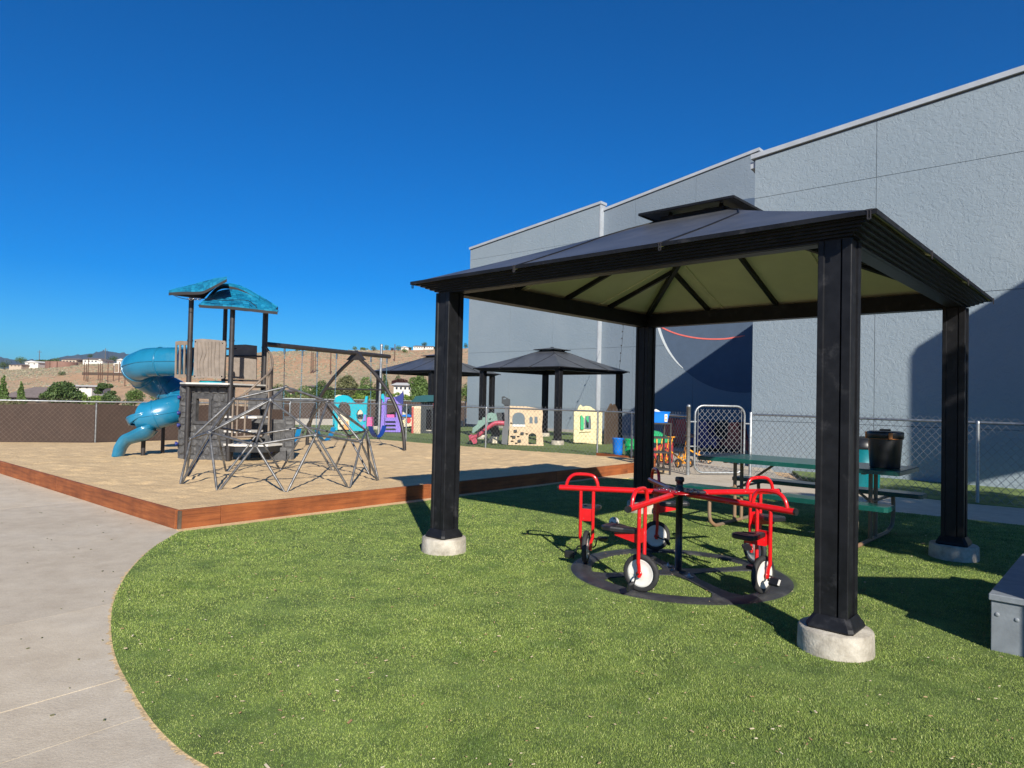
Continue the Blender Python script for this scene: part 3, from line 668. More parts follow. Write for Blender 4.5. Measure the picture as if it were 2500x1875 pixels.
# ------------------------------------------------------------------ soccer ball
bc = gnd(1499, 1276, .06)
u_ = (1+5**.5)/2
ico = [Vector(v).normalized() for v in ((-1, u_, 0), (1, u_, 0), (-1, -u_, 0), (1, -u_, 0), (0, -1, u_), (0, 1, u_), (0, -1, -u_), (0, 1, -u_), (u_, 0, -1), (u_, 0, 1), (-u_, 0, -1), (-u_, 0, 1))]
sb = thing('soccer_ball', 'small white soccer ball with black patches on the turf behind the carousel', 'ball', (bc.x, bc.y, .066))
b = MB(); rr = .056; b.lathe([(rr*math.sin(pi*i/18), -rr*math.cos(pi*i/18)) for i in range(19)], n=28); b.build('shell', M['white_plastic'], sb)
for v in ico:
    x = v.cross(Vector((.3, .2, 1))).normalized(); y = v.cross(x); b = MB(); q = []
    for k in range(5): q.append(((v*.965 + (x*math.cos(k*2*pi/5)+y*math.sin(k*2*pi/5))*.34).normalized())*rr*1.012)
    b.add(q + [v*rr*1.02], [(k, (k+1) % 5, 5) for k in range(5)]); b.build('patch', M['black_plastic'], sb)

# ------------------------------------------------------------------ picnic table with a black drink bucket
tc_ = Vector((3.2, 7.5, 0))
pt = thing('picnic_table', 'long green coated picnic table with attached benches and brown tube legs beside the gazebo', 'table', tc_, GROT)
TL = 2.1
def top_slab(y0, wd, z, name):
    b = MB(); l = TL/2; h = wd/2; c = .03; t_ = .045
    out = [(-l+c, y0-h), (l-c, y0-h), (l, y0-h+c), (l, y0+h-c), (l-c, y0+h), (-l+c, y0+h), (-l, y0+h-c), (-l, y0-h+c)]
    i_ = [(x*(1-.006/l) , y0+(y-y0)*(1-.01/h)) for x, y in out]
    vs = [(x, y, z-t_) for x, y in out] + [(x, y, z-.008) for x, y in out] + [(x, y, z) for x, y in i_]
    b.add(vs, [tuple(range(7, -1, -1)), tuple(range(16, 24))] + [(k*8+i, k*8+(i+1) % 8, k*8+8+(i+1) % 8, k*8+8+i) for k in range(2) for i in range(8)])
    return b.build(name, M['green_coat'], pt)
top_slab(0, .82, .765, 'tabletop'); top_slab(-.66, .28, .46, 'bench_seat'); top_slab(.66, .28, .46, 'bench_seat')
for x in (-.72, .72):
    b = MB(); s = 1 if x > 0 else -1
    for y in (-.09, .09): b.tube([(x, y, .03), (x, y, .72)], .021, 10)
    b.tube(spline([(x+.03*s, -.64, .415), (x+.03*s, -.66, .25), (x+.02*s, -.66, .1), (x, -.6, .04), (x, -.5, .024), (x, 0, .024), (x, .5, .024), (x, .6, .04), (x+.02*s, .66, .1), (x+.03*s, .66, .25), (x+.03*s, .64, .415)], 4), .021, 10)
    b.bar((x, -.75, .41), (x, .75, .41), .03, .02); b.bar((x, -.36, .715), (x, .36, .715), .035, .02)
    b.build('leg_frame', M['table_leg'], pt)
    MB().tube([(x-.02*s, 0, .4), (x-.42*s, 0, .7)], .014, 8).build('brace', M['table_leg'], pt)
bk = gnd(2170, 1143, .765)
bu = thing('drink_bucket', 'black round drink bucket with copper lid clasps standing on the green picnic table', 'bucket', (bk.x-.03, bk.y+.02, .766), GROT); bu.scale = (1.12, 1.12, 1.14)
MB().lathe([(0, 0), (.118, 0), (.122, .01), (.14, .27), (.14, .275), (0, .275)], n=32).build('body', M['black_plastic'], bu)
l_ = MB().lathe([(.144, .262), (.15, .27), (.15, .31), (.146, .318), (.12, .325), (0, .325)], n=32).build('lid', M['black_plastic'], bu)
MB().rbox((0, 0, .332), (.09, .03, .02), b=.006).build('lid_grip', M['black_plastic'], l_)
for a in (-60, 200, 80): 
    d = Vector((math.cos(R(a)), math.sin(R(a)), 0)); MB().rbox((d.x*.153, d.y*.153, .285), (.014, .032, .06), rz=R(a), b=.004).build('clasp', M['copper'], bu)
MB().lathe([(.1465, .256), (.149, .256), (.149, .261), (.1465, .261)], n=32).build('rim_band', M['copper'], bu)
# trash can
tcn = thing('trash_barrel', 'teal plastic trash barrel with a black open lid beyond the picnic table by the fence', 'trash can', (5.82, 11.3, 0), 0); tcn.scale = (1, 1, .88)
b = MB(); b.lathe([(0, 0), (.25, 0), (.26, .02), (.27, .3), (.29, .33), (.29, .36), (.275, .38), (.285, .72), (.295, .8)], n=32); b.build('body', M['teal_can'], tcn)
b = MB(); b.lathe([(.3, .78), (.31, .79), (.31, .82), (.3, .88), (.26, .97), (.2, 1.0), (.19, .99), (.24, .93), (.27, .84)], n=32); b.build('lid', M['black_plastic'], tcn)
# grey painted bench at the right
gb_ = thing('painted_bench', 'grey painted wooden bench at the right edge with two round bolts in its leg', 'bench', (2.735, 3.9, 0), GROT)
BW, BLn = .5, 1.5
for k in range(2):
    w_ = BW/2-.002; MB().rbox((w_/2+k*(w_+.004), BLn/2, .33-.02), (w_, BLn, .038), b=.005).build('seat_board', M['grey_paint'], gb_)
for x in (.085, BW-.085-.01):
    for y in (.035, BLn-.035):
        lg = MB().rbox((x+.005, y, .145), (.16, .038, .29), b=.004).build('leg', M['grey_paint'], gb_)
        if y < 1:
            for q in (-.045, .045): MB().lathe([(0, .004), (.008, .0035), (.0125, 0), (.0125, -.004)], (x+q, y-.0205, .215-.01*(q > 0)), 12, M=Matrix.Rotation(pi/2, 3, 'X')).build('bolt_head', M['grey_paint'], lg)
MB().rbox((BW/2, .075, .225), (BW-.03, .036, .13), b=.004).build('apron', M['grey_paint'], gb_)
MB().rbox((BW/2, BLn-.075, .225), (BW-.03, .036, .13), b=.004).build('apron', M['grey_paint'], gb_)
MB().rbox((BW/2, BLn/2, .25), (.04, BLn-.2, .07), b=.004).build('stretcher', M['grey_paint'], gb_)

# ------------------------------------------------------------------ geodesic climbing dome
dc = Vector((-3.27, 9.86, .115)); DR = 1.375; DH = 1.36
dm = thing('climbing_dome', 'grey galvanised steel geodesic climbing dome standing in the sand', 'climbing frame', dc)
base = [Vector((DR*math.cos(R(-142+36*k)), DR*math.sin(R(-142+36*k)), .0)) for k in range(10)]
mid = []
for k in range(10):                       # alternate: hub above a gap between two feet
    a = R(-142+18+36*k); z, r_ = (.447, .894) if k % 2 else (.54, .85); mid.append(Vector((DR*r_*math.cos(a), DR*r_*math.sin(a), DH*z)))
upp = [Vector((DR*.5*math.cos(R(-142+18+36*(2*k+1)+0)), DR*.5*math.sin(R(-142+18+36*(2*k+1)+0)), DH*.86)) for k in range(5)]
apx = Vector((0, 0, DH))
links = []
for k in range(10):
    links += [(base[k], mid[k]), (base[(k+1) % 10], mid[k]), (mid[k], mid[(k+1) % 10])]
for k in range(5):
    m_ = 2*k+1; links += [(upp[k], mid[m_]), (upp[k], mid[(m_+1) % 10]), (upp[k], mid[(m_-1) % 10]), (upp[k], upp[(k+1) % 5]), (upp[k], apx)]
for k in range(10): links.append((base[k], base[(k+1) % 10]) )
for n_, (a, b_) in enumerate(links):
    d = (b_-a).normalized(); q = MB()
    if n_ >= len(links)-10: 
        if n_ % 3: continue
        a = a+Vector((0, 0, -.012)); b_ = b_+Vector((0, 0, -.012))
    q.tube([a, a+d*.06, a+d*.09, b_-d*.09, b_-d*.06, b_], .0165, 8, radii=[.011, .012, .0165, .0165, .012, .011]); q.build('tube', M['dome_steel'], dm)
for v in mid+upp+[apx]+base:
    nn = (v+Vector((0, 0, .3))).normalized(); Q = nn.to_track_quat('Z', 'Y').to_matrix()
    MB().lathe([(0, -.012), (.036, -.01), (.042, 0), (.036, .01), (.016, .014), (.016, .026), (0, .028)], v, 12, M=Q).build('hub', M['dome_steel'], dm)

# ------------------------------------------------------------------ play tower with spiral slide
tw = thing('play_tower', 'grey stone-patterned play tower with broken teal shingle roofs and a blue spiral tube slide', 'play structure', (-5.4, 12.9, .0))
TO = Vector((-5.4, 12.9, 0))
def tp(b, name, m_, parent=None, **k):
    b.v = [(x-TO.x, y-TO.y, z-TO.z) for x, y, z in b.v] ; return b.build(name, m_, parent or tw, **k)
P1 = Vector((-5.93, 12.5, 0)); P2 = Vector((-5.07, 12.27, 0)); P3 = Vector((-4.86, 13.35, 0)); P6 = Vector((-5.8, 13.75, 0)); P4 = Vector((-5.1, 13.95, 0)); P5 = Vector((-5.72, 13.5, 0))
for p, h, r_ in ((P1, 3.10, .044), (P2, 2.9, .044), (P3, 3.0, .045), (P4, 3.05, .042), (P5, 3.05, .04)):
    b = MB().tube([(p.x, p.y, .0), (p.x, p.y, h)], r_, 14); po = tp(b, 'post', M['tower_post'])
    for zz in (1.66, 2.3):
        q = MB().tube([(p.x, p.y, zz), (p.x, p.y, zz+.03)], r_+.006, 14); tp(q, 'clamp', M['tower_post'], po)
# deck
dk = [(-6.15, 12.62), (-5.95, 12.42), (-5.07, 12.18), (-4.78, 13.4), (-5.1, 14.05), (-5.95, 13.9), (-6.2, 13.6)]
tp(MB().slab(dk, 1.515, 1.545), 'deck', M['deck_white'])
tp(MB().slab([(x*.985-.08, y*.995+.06) for x, y in dk], 1.485, 1.515), 'deck_frame', M['tower_post'])
tp(MB().rbox((-5.55, 12.62, 1.565), (.42, .16, .04), b=.01), 'step_box', M['p_turq'])
# front wall of moulded stones with a window
def stone_wall(o, d, Ln, z0, z1, win, name='stone_wall', cols=5):
    """wall from o along d; win = (x0, x1, z0, z1) or None; each stone its own piece"""
    n_ = Vector((d.y, -d.x, 0)); T = Matrix(((d.x, -n_.x, 0, o.x), (d.y, -n_.y, 0, o.y), (0, 0, 1, 0), (0, 0, 0, 1)))
    loops = [[(0, z0), (Ln, z0), (Ln, z1), (0, z1)]]
    if win: loops.append([(win[0], win[2]), (win[1], win[2]), (win[1], win[3]), (win[0], win[3])])
    w_ = tp(MB().prism(loops, -.03, .03, M=T), name, M['tower_grey'])
    z = z0+.01
    while z < z1-.04:
        h = random.uniform(.09, .17)
        if z+h > z1-.03: h = z1-z-.005
        x = .012
        while x < Ln-.03:
            l = random.uniform(.1, .25)
            if x+l > Ln-.05: l = Ln-x-.012
            if win and not (x+l < win[0]-.07 or x > win[1]+.07 or z+h < win[2]-.06 or z > win[3]+.06):
                if x < win[0]-.1: l = win[0]-.07-x
                else: x = win[1]+.075; continue
            j = lambda s: random.uniform(-s, s)
            q = [(x+.03+j(.018), z+.01+j(.01)), (x+l*.5+j(.03), z+.004+j(.008)), (x+l-.03+j(.018), z+.01+j(.01)), (x+l-.006, z+h*.5+j(.02)), (x+l-.03+j(.018), z+h-.012+j(.012)), (x+l*.45+j(.03), z+h-.004+j(.01)), (x+.03+j(.015), z+h-.014+j(.012)), (x+.006, z+h*.5+j(.02))]
            cx_, cz_ = x+l/2, z+h/2; i_ = [(cx_+(a-cx_)*.8, cz_+(c_-cz_)*.76) for a, c_ in q]
            dp = random.uniform(.014, .026)
            vs = [T @ Vector((a, -.03, c_)) for a, c_ in q] + [T @ Vector((a, -.03-dp, c_)) for a, c_ in i_]
            b = MB(); b.add(vs, [tuple(range(8, 16))] + [(i, (i+1) % 8, (i+1) % 8+8, i+8) for i in range(8)]); tp(b, 'stone', M['tower_stone'], w_)
            x += l
        z += h
    if win:
        for (a, c_, e, f_) in ((win[0]-.07, win[2]-.055, win[1]+.07, win[2]), (win[0]-.07, win[3], win[1]+.07, win[3]+.055), (win[0]-.055, win[2], win[0], win[3]), (win[1], win[2], win[1]+.055, win[3])):
            tp(MB().prism([[(a, c_), (e, c_), (e, f_), (a, f_)]], -.055, -.028, M=T), 'window_frame', M['tower_grey'], w_)
    return w_
fd = (P2-P1).normalized(); wo_ = P1 + Vector((.1, .12, 0)) - fd*.34
stone_wall(wo_, fd, 1.14, .07, 1.48, (.37, .65, .84, 1.25))
sdn = (wo_ + Vector((-.0, .95, 0)) - wo_).normalized(); 
stone_wall(wo_ + Vector((-.06, .75, 0)), (Vector((.06, -.75, 0))).normalized(), .75, .07, 1.48, None)
# right side: plank-patterned wall, portholes, short stage
rd = (P3-P2).normalized()
def plank_wall(o, d, Ln, z0, z1, holes=(), name='plank_wall', n=6):
    n_ = Vector((d.y, -d.x, 0)); T = Matrix(((d.x, -n_.x, 0, o.x), (d.y, -n_.y, 0, o.y), (0, 0, 1, 0), (0, 0, 0, 1)))
    w_ = tp(MB().prism([[(0, z0), (Ln, z0), (Ln, z1), (0, z1)]], .0, .03, M=T), name, M['tower_grey'])
    for k in range(n):
        a = Ln*k/n+.006; e = Ln*(k+1)/n-.006; tp(MB().prism([[(a, z0+.08), (e, z0+.08), (e, z1-.08), (a, z1-.08)]], -.016, .0, M=T), 'plank', M['tower_grey'], w_)
    for a, e in ((z0, z0+.075), (z1-.075, z1)): tp(MB().prism([[(0, a), (Ln, a), (Ln, e), (0, e)]], -.022, .0, M=T), 'plank', M['tower_stone'], w_)
    return w_
back = P2 + Vector((.1, .95, 0)); 
plank_wall(P2 + Vector((.12, .55, 0)), Vector((1, .12, 0)).normalized(), .62, 1.08, 1.43, n=4)
plank_wall(P2 + Vector((.12, .75, 0)), Vector((1, .12, 0)).normalized(), .66, .12, .88, n=6)
stone_wall(P2 + Vector((.78, .62, 0)), Vector((1, .1, 0)).normalized(), .2, .07, .95, None, cols=1)
plank_wall(P2 + Vector((.5, .3, 0)), Vector((1, .3, 0)).normalized(), .42, .02, .38, n=4, name='lower_panel')
# spiral stair: three white treads and a barrier of bars with curving handrail
for z_, w_ in ((.42, .9), (.92, .62), (.66, .5)):
    s = MB().slab([(P2.x-.1, P2.y+.02), (P2.x+.15, P2.y-.12), (P2.x+w_*.78, P2.y+.02), (P2.x+w_*.92, P2.y+.42), (P2.x+.1, P2.y+.5)], z_, z_+.035); tp(s, 'tread', M['deck_white'])
s = MB().slab([(P2.x-.08, P2.y+.04), (P2.x+.15, P2.y-.08), (P2.x+.7, P2.y+.04), (P2.x+.82, P2.y+.42), (P2.x+.1, P2.y+.5)], .31, .42); tp(s, 'tread_riser', M['black_plastic'])
hr = [at(565, 980, 12.05), at(600, 960, 12.0), at(632, 932, 12.1), at(655, 912, 12.35), at(665, 893, 12.7), at(663, 870, 13.0), at(650, 848, 13.25)]
hrs = spline(hr, 6); rail = tp(MB().tube(hrs, .02, 10), 'handrail', M['tower_tan_rail'])
low = [at(565, 1068, 12.05), at(600, 1066, 12.0), at(640, 1064, 12.1)]
tp(MB().tube(spline(low, 5), .02, 10), 'bottom_rail', M['tower_tan_rail'])
for k, px in enumerate((572, 582, 592, 602, 611, 620, 629, 638)):
    i_ = min(range(len(hrs)), key=lambda q: abs((hrs[q]-at(px, 960, 12.05)).x)); tpz = hrs[i_]
    tp(MB().tube([(tpz.x, tpz.y, at(px, 1066, 12.05).z), tuple(tpz)], .018, 8), 'baluster', M['tower_tan_rail'])
for k in range(6):
    q = hrs[-3-k*3]; tp(MB().tube([(q.x, q.y, q.z-.75+k*.03), tuple(q)], .016, 8), 'baluster', M['tower_tan_rail'])
# parapet panels around the deck
def flat(px, y_, thick, yaw=0): pass
def pxpanel(pts, dy, th, name, m_, parent=None, holes=(), tower=True, skew=0, org=None):
    """vertical panel whose outline is given in photo pixels at depth dy; skew turns it about its first point"""
    P0 = at(pts[0][0], pts[0][1], dy); cs, sn = math.cos(skew), math.sin(skew)
    d = Vector((cs, sn, 0)); 
    def loc(q):
        w_ = wallpt(q[0], q[1], P0, d); return ((w_-P0).dot(d), w_.z)
    n_ = Vector((-sn, cs, 0)); T = Matrix(((d.x, n_.x, 0, P0.x), (d.y, n_.y, 0, P0.y), (0, 0, 1, 0), (0, 0, 0, 1)))
    b = MB().prism([[loc(q) for q in pts]] + [[loc(q) for q in h] for h in holes], 0, th, M=T)
    if tower: return tp(b, name, m_, parent)
    if org is not None: b.v = [(x-org.x, y-org.y, z-org.z) for x, y, z in b.v]
    return b.build(name, m_, parent)
wp = pxpanel([(472, 924), (475, 829), (492, 827), (515, 828.5), (549, 832), (551, 838), (546, 923), (541, 925), (500, 922)], 12.42, .05, 'wood_panel', M['tower_tan'])
for k in range(7):                                   # grain ridges on the panel
    x = 482+k*9; pts = [(x+random.uniform(-2, 2), 834), (x+3*math.sin(k), 860), (x-3+2*math.cos(k*2), 885), (x+random.uniform(-2, 2), 917)]
    q = [at(a, c_, 12.41) for a, c_ in pts]; tp(MB().tube(spline(q, 5), .007, 5), 'grain_ridge', M['tower_tan'], wp)
for a, c_ in ((477, 834), (543, 837), (475, 918), (541, 919)): tp(MB().lathe([(0, -.01), (.012, -.01), (.012, 0)], at(a, c_, 12.41), 8, M=Matrix.Rotation(pi/2, 3, 'X')), 'bolt', M['chrome'], wp)
pxpanel([(567, 924), (567, 842), (600, 841), (626, 844), (625, 926)], 13.45, .04, 'back_panel', M['tower_tan'])
rp2 = pxpanel([(426, 922), (428, 834), (440, 832), (460, 833), (461, 839), (459, 921)], 12.62, .03, 'rail_panel', M['tower_tan_rail'], holes=[[(430.5, 914), (431.5, 842), (437, 842), (436, 914)], [(440, 914), (441, 842), (448, 842), (447, 914)], [(451, 914), (452, 842), (457, 842), (456, 914)]])
tp(MB().tube([(P1.x, P1.y+.12, 2.18), (P2.x, P2.y+.22, 2.18)], .018, 8), 'cross_rail', M['tower_post']); tp(MB().tube([(P5.x, P5.y, 2.1), (P3.x, P3.y, 2.1)], .018, 8), 'cross_rail', M['tower_post'])
tp(MB().tube([(P5.x, P5.y, 1.62), (P3.x, P3.y, 1.62)], .018, 8), 'cross_rail', M['tower_post'])
# shingled roof leaves
def leaf_roof(front, back_, d0, d1, rows, name):
    """a curved sheet between the eave polyline and the crest polyline (photo pixels), depths d0 and d1"""
    N = 26
    def samp(P_, t):
        s = spline([(a, c_, 0) for a, c_ in P_], 8); i = t*(len(s)-1); k = int(min(i, len(s)-2)); return s[k].lerp(s[k+1], i-k)
    grid = []
    for r in range(rows+1):
        v = r/rows; row = []
        for c_ in range(N+1):
            t = c_/N; a = samp(front, t); e = samp(back_, t); q = a.lerp(e, v); row.append(at(q.x, q.y, (d0 if not callable(d0) else d0(t))*(1-v)+(d1 if not callable(d1) else d1(t))*v))
        grid.append(row)
    vs = [p for r in grid for p in r] + [p+Vector((0, .0, -.05)) for r in grid for p in r]; K = (rows+1)*(N+1); fs = []
    for r in range(rows):
        for c_ in range(N):
            a = r*(N+1)+c_; fs += [(a, a+1, a+N+2, a+N+1), (K+a+N+1, K+a+N+2, K+a+1, K+a)]
    rim = [c_ for c_ in range(N+1)] + [r*(N+1)+N for r in range(1, rows+1)] + [rows*(N+1)+c_ for c_ in range(N-1, -1, -1)] + [r*(N+1) for r in range(rows-1, 0, -1)]
    fs += [(rim[i], rim[i-1], rim[i-1]+K, rim[i]+K) for i in range(len(rim))]
    b = MB(); b.add(vs, fs); o = tp(b, 'roof_leaf', M['roof_dark'])
    sh = MB()
    for r in range(rows):
        c_ = random.uniform(0, .6)
        while c_ < N-.3:
            w_ = random.uniform(.9, 1.9); c1 = min(N, c_+w_)
            def g(rr, cc):
                k = int(min(cc, N-1)); r2 = min(rr, rows); kr = int(min(r2, rows-1)); f_ = cc-k; h = r2-kr
                return (grid[kr][k]*(1-f_)+grid[kr][k+1]*f_)*(1-h) + (grid[kr+1][k]*(1-f_)+grid[kr+1][k+1]*f_)*h
            a, b_, c2, d_ = g(r-.12 if r else r, c_+.03), g(r-.12 if r else r, c1-.03), g(r+1, c1-.03), g(r+1, c_+.03)
            u0 = Vector((0, -.004, .026+random.uniform(0, .012))); u1 = Vector((0, 0, .006))
            sh.add([a, b_, c2, d_, a+u0, b_+u0, c2+u1, d_+u1], [(4, 5, 6, 7), (0, 1, 5, 4), (1, 2, 6, 5), (3, 0, 4, 7)]); c_ = c1
    tp(sh, 'shingles', M['shingle'], o, kind='stuff', fix=False)
    return o
# right-hand leaf: front sheet and the higher back sheet behind it
leaf_roof([(486, 744), (520, 746.5), (570, 749), (640, 757), (678, 761)], [(516, 724), (532, 712), (562, 706.5), (596, 714), (660, 749)], 12.0, 13.1, 9, 'front')
leaf_roof([(503, 733), (530, 705), (557, 698.5), (600, 712), (672, 757)], [(510, 729), (534, 700), (560, 694), (604, 706), (679, 750)], 13.12, 13.9, 4, 'back')
leaf_roof([(412, 714.5), (440, 712.5), (470, 712.5), (494, 711), (512, 703), (554, 681)], [(412, 713), (440, 704), (470, 696), (500, 687), (530, 679.5), (554, 679)], 12.1, 13.2, 7, 'left')
u_ = [at(413, 716, 12.15), at(430, 722, 12.5), at(470, 727, 12.8), at(498, 729, 12.8), at(512, 714, 12.7), at(530, 695, 12.8), at(553, 682, 12.9), at(512, 704, 12.2), at(494, 712, 12.1), at(440, 713.5, 12.1)]
b = MB(); b.add(u_ + [p+Vector((p.x*.025, .3, .05)) for p in u_], [tuple(range(10)), tuple(range(19, 9, -1))] + [(i, (i+1) % 10, (i+1) % 10+10, i+10) for i in range(10)]); tp(b, 'roof_underside', M['roof_dark'])
u_ = [at(484, 747, 12.05), at(540, 753, 12.4), at(600, 760, 12.5), at(672, 763, 12.1), at(679, 762, 12.0), at(640, 758, 12.02), at(570, 750.5, 12.02), at(500, 746, 12.02)]
b = MB(); b.add(u_ + [p+Vector((p.x*.065, .8, .13)) for p in u_], [tuple(range(8)), tuple(range(15, 7, -1))] + [(i, (i+1) % 8, (i+1) % 8+8, i+8) for i in range(8)]); tp(b, 'roof_underside', M['roof_dark'])
cb = [at(412, 716, 12.05), at(447, 729, 12.1), at(480, 731, 12.1), at(500, 729, 12.0), at(545, 733, 12.0), at(600, 733, 12.0), at(618, 742, 11.98), at(627, 750, 11.98)]
tp(MB().tube(spline(cb, 5), .006, 5), 'cable', M['black_metal'])
for k in range(6): 
    c_ = at(461+k*5.2, 729.5+(k % 2)*.8, 12.05); b = MB().tube([c_+Vector((.026*math.cos(a), .0 if k % 2 else .018*math.sin(a), .018*math.sin(a) if k % 2 else 0)) for a in [2*pi*i/10 for i in range(10)]], .0055, 6, closed=True); tp(b, 'chain_link', M['chrome'])
# spiral slide
cs_ = Vector((-6.93, 13.45, 0)); hx = [(-6.15, 13.05, 1.95), (-6.5, 13.03, 1.94)]
for k in range(0, 21):
    t_k = k/20; a = R(270-18*k); z = float(np.interp(t_k, [0, .25, .5, .75, 1], [1.92, 1.74, 1.38, 1.08, .88]))
    hx.append((cs_.x+.42*math.cos(a), cs_.y+.42*math.sin(a), z))
hx += [(-7.04, 13.03, .88)]
hs_ = spline(hx, 4); tubeb = MB(); RT = .275
tubeb.tube(hs_, RT, 22, cap=False); so_ = tp(tubeb, 'slide_tube', M['slide'], fix=False)
for k in range(6, len(hs_)-2, 13):
    d = (hs_[k+1]-hs_[k-1]).normalized(); c_ = hs_[k]; tp(MB().tube([c_-d*.012, c_-d*.011, c_+d*.011, c_+d*.012], RT+.014, 22, cap=False, radii=[RT, RT+.016, RT+.016, RT]), 'flange', M['slide'], so_)
seam = []
for side in (1, -1):
    sm_ = []
    for k in range(1, len(hs_)-1, 2):
        d = (hs_[k+1]-hs_[k-1]).normalized(); x = d.cross(Vector((0, 0, 1))).normalized(); sm_.append(hs_[k]+x*side*(RT+.004))
    tp(MB().tube(sm_, .009, 6), 'seam', M['slide'], so_)
# open trough
th = spline([(-7.02, 13.03, .88), at(353, 1041, 13.0), at(330, 1056, 12.97), at(307, 1067, 12.95), at(292, 1086, 12.93), at(284, 1113, 12.92)], 5); b = MB(); nn = 14; rings = []
for k, p in enumerate(th):
    t = k/(len(th)-1); d = (th[min(k+1, len(th)-1)]-th[max(k-1, 0)]).normalized(); x = d.cross(Vector((0, 0, 1))).normalized(); y = x.cross(d).normalized()
    op = 92 + 78*max(0, 1-t/.1); r_ = float(np.interp(t, [0, .15, .45, 1], [.285, .275, .21, .17])); row = []
    for q in range(nn+1):
        a = R(-op + 2*op*q/nn); row.append(p + x*math.sin(a)*r_ - y*math.cos(a)*r_*(.95-.35*t))
    rings.append(row)
vs = [v for r in rings for v in r]; b.add(vs, [(k*(nn+1)+q, k*(nn+1)+q+1, (k+1)*(nn+1)+q+1, (k+1)*(nn+1)+q) for k in range(len(th)-1) for q in range(nn)], True)
tr_ = tp(b, 'slide_trough', M['slide'], fix=False); md = tr_.modifiers.new('solid', 'SOLIDIFY'); md.thickness = .02
for e in (0, nn): tp(MB().tube([r[e] for r in rings], .024, 8), 'trough_rim', M['slide'], tr_)
op0 = [rings[0][0]*(1-k/8) + rings[0][-1]*(k/8) for k in range(9)]
b = MB().tube(rings[0], .03, 8); tp(b, 'opening_rim', M['slide'], so_)
tp(MB().tube([(-7.1, 13.2, 0), (-7.1, 13.2, .66)], .04, 12), 'slide_post', M['tower_post']); tp(MB().tube([(-6.98, 13.7, 0), (-6.98, 13.7, 1.0)], .035, 12), 'slide_post', M['tower_post'])
for px, py in ((437, 970), (436, 1008), (436, 1038), (431, 1083), (664, 1102)):
    b = MB().lathe([(0, -.02), (.028, -.02), (.04, -.015), (.04, 0), (.022, .01), (.022, .03), (0, .03)], at(px, py, 12.6), 12, M=Matrix.Rotation(R(80), 3, 'Y')); tp(b, 'knob', M['p_navy'])

# ------------------------------------------------------------------ swing set
sw = thing('swing_set', 'dark steel swing frame with an arched leg joined to the play tower in the sand', 'swing set', (-3.7, 16.3, 0)); SO = Vector((-3.7, 16.3, 0))
def sp_(b, name, m_, parent=None, **k): b.v = [(x-SO.x, y-SO.y, z-SO.z) for x, y, z in b.v]; return b.build(name, m_, parent or sw, **k)
b0 = at(646, 840, 13.9); b1 = at(951, 869, 17.35); b1.z = b0.z
sp_(MB().tube([b0, b1], .052, 14), 'top_beam', M['tower_post'])
ap = b0.lerp(b1, .72) if False else Vector((0, 0, 0))
t_ = None
for k in range(101):
    q = b0.lerp(b1, k/100); r = q-Vector((0, 0, EYE))
    pxx = 1250+F*r.x/r.y
    if pxx >= 868: ap = q; break
ff = gnd(987.5, 1103.9, .1); fr = Vector((2*ap.x-ff.x, 2*ap.y-ff.y, 0))
def leg(foot):
    top = ap+Vector((0, 0, -.06)); out = []
    for dr in (0, .1, .2, .32, .45, .6, .75, .88, 1.0):
        k = 1-(1-dr)**2.4; out.append(Vector((top.x+(foot.x-top.x)*k, top.y+(foot.y-top.y)*k, top.z*(1-dr)-.03*dr)))
    return out
for ft in (ff, fr): sp_(MB().tube(spline(leg(ft), 5), .042, 12), 'leg', M['tower_post'])
sp_(MB().tube([leg(ff)[3]+Vector((0, 0, -.05)), leg(fr)[3]+Vector((0, 0, -.05))], .02, 8), 'leg_brace', M['tower_post'])
d = (ff-ap); d.z = 0; d.normalize(); e = (b1-b0).normalized()
b = MB(); q = [ap+Vector((0, 0, .07))+e*-.0, ap+d*.26+Vector((0, 0, -.16)), ap-d*.26+Vector((0, 0, -.16))]
b.add([v+e*.05 for v in q]+[v-e*.05 for v in q], [(0, 1, 2), (5, 4, 3), (0, 1, 4, 3), (1, 2, 5, 4), (2, 0, 3, 5)]); sp_(b, 'gusset', M['tower_post'])
sw_lab = ['light blue belt swing nearest the play tower, hanging on pale blue chains', 'light blue belt swing in the middle, beside the arched frame leg', 'dark blue belt swing outside the arched leg at the beam end']
def on_beam(px):
    for k in range(301):
        q = b0.lerp(b1, k/300); 
        if 1250+F*(q.x/q.y)-(q.z-EYE)/q.y*F*-.0224 >= px: return q
    return q
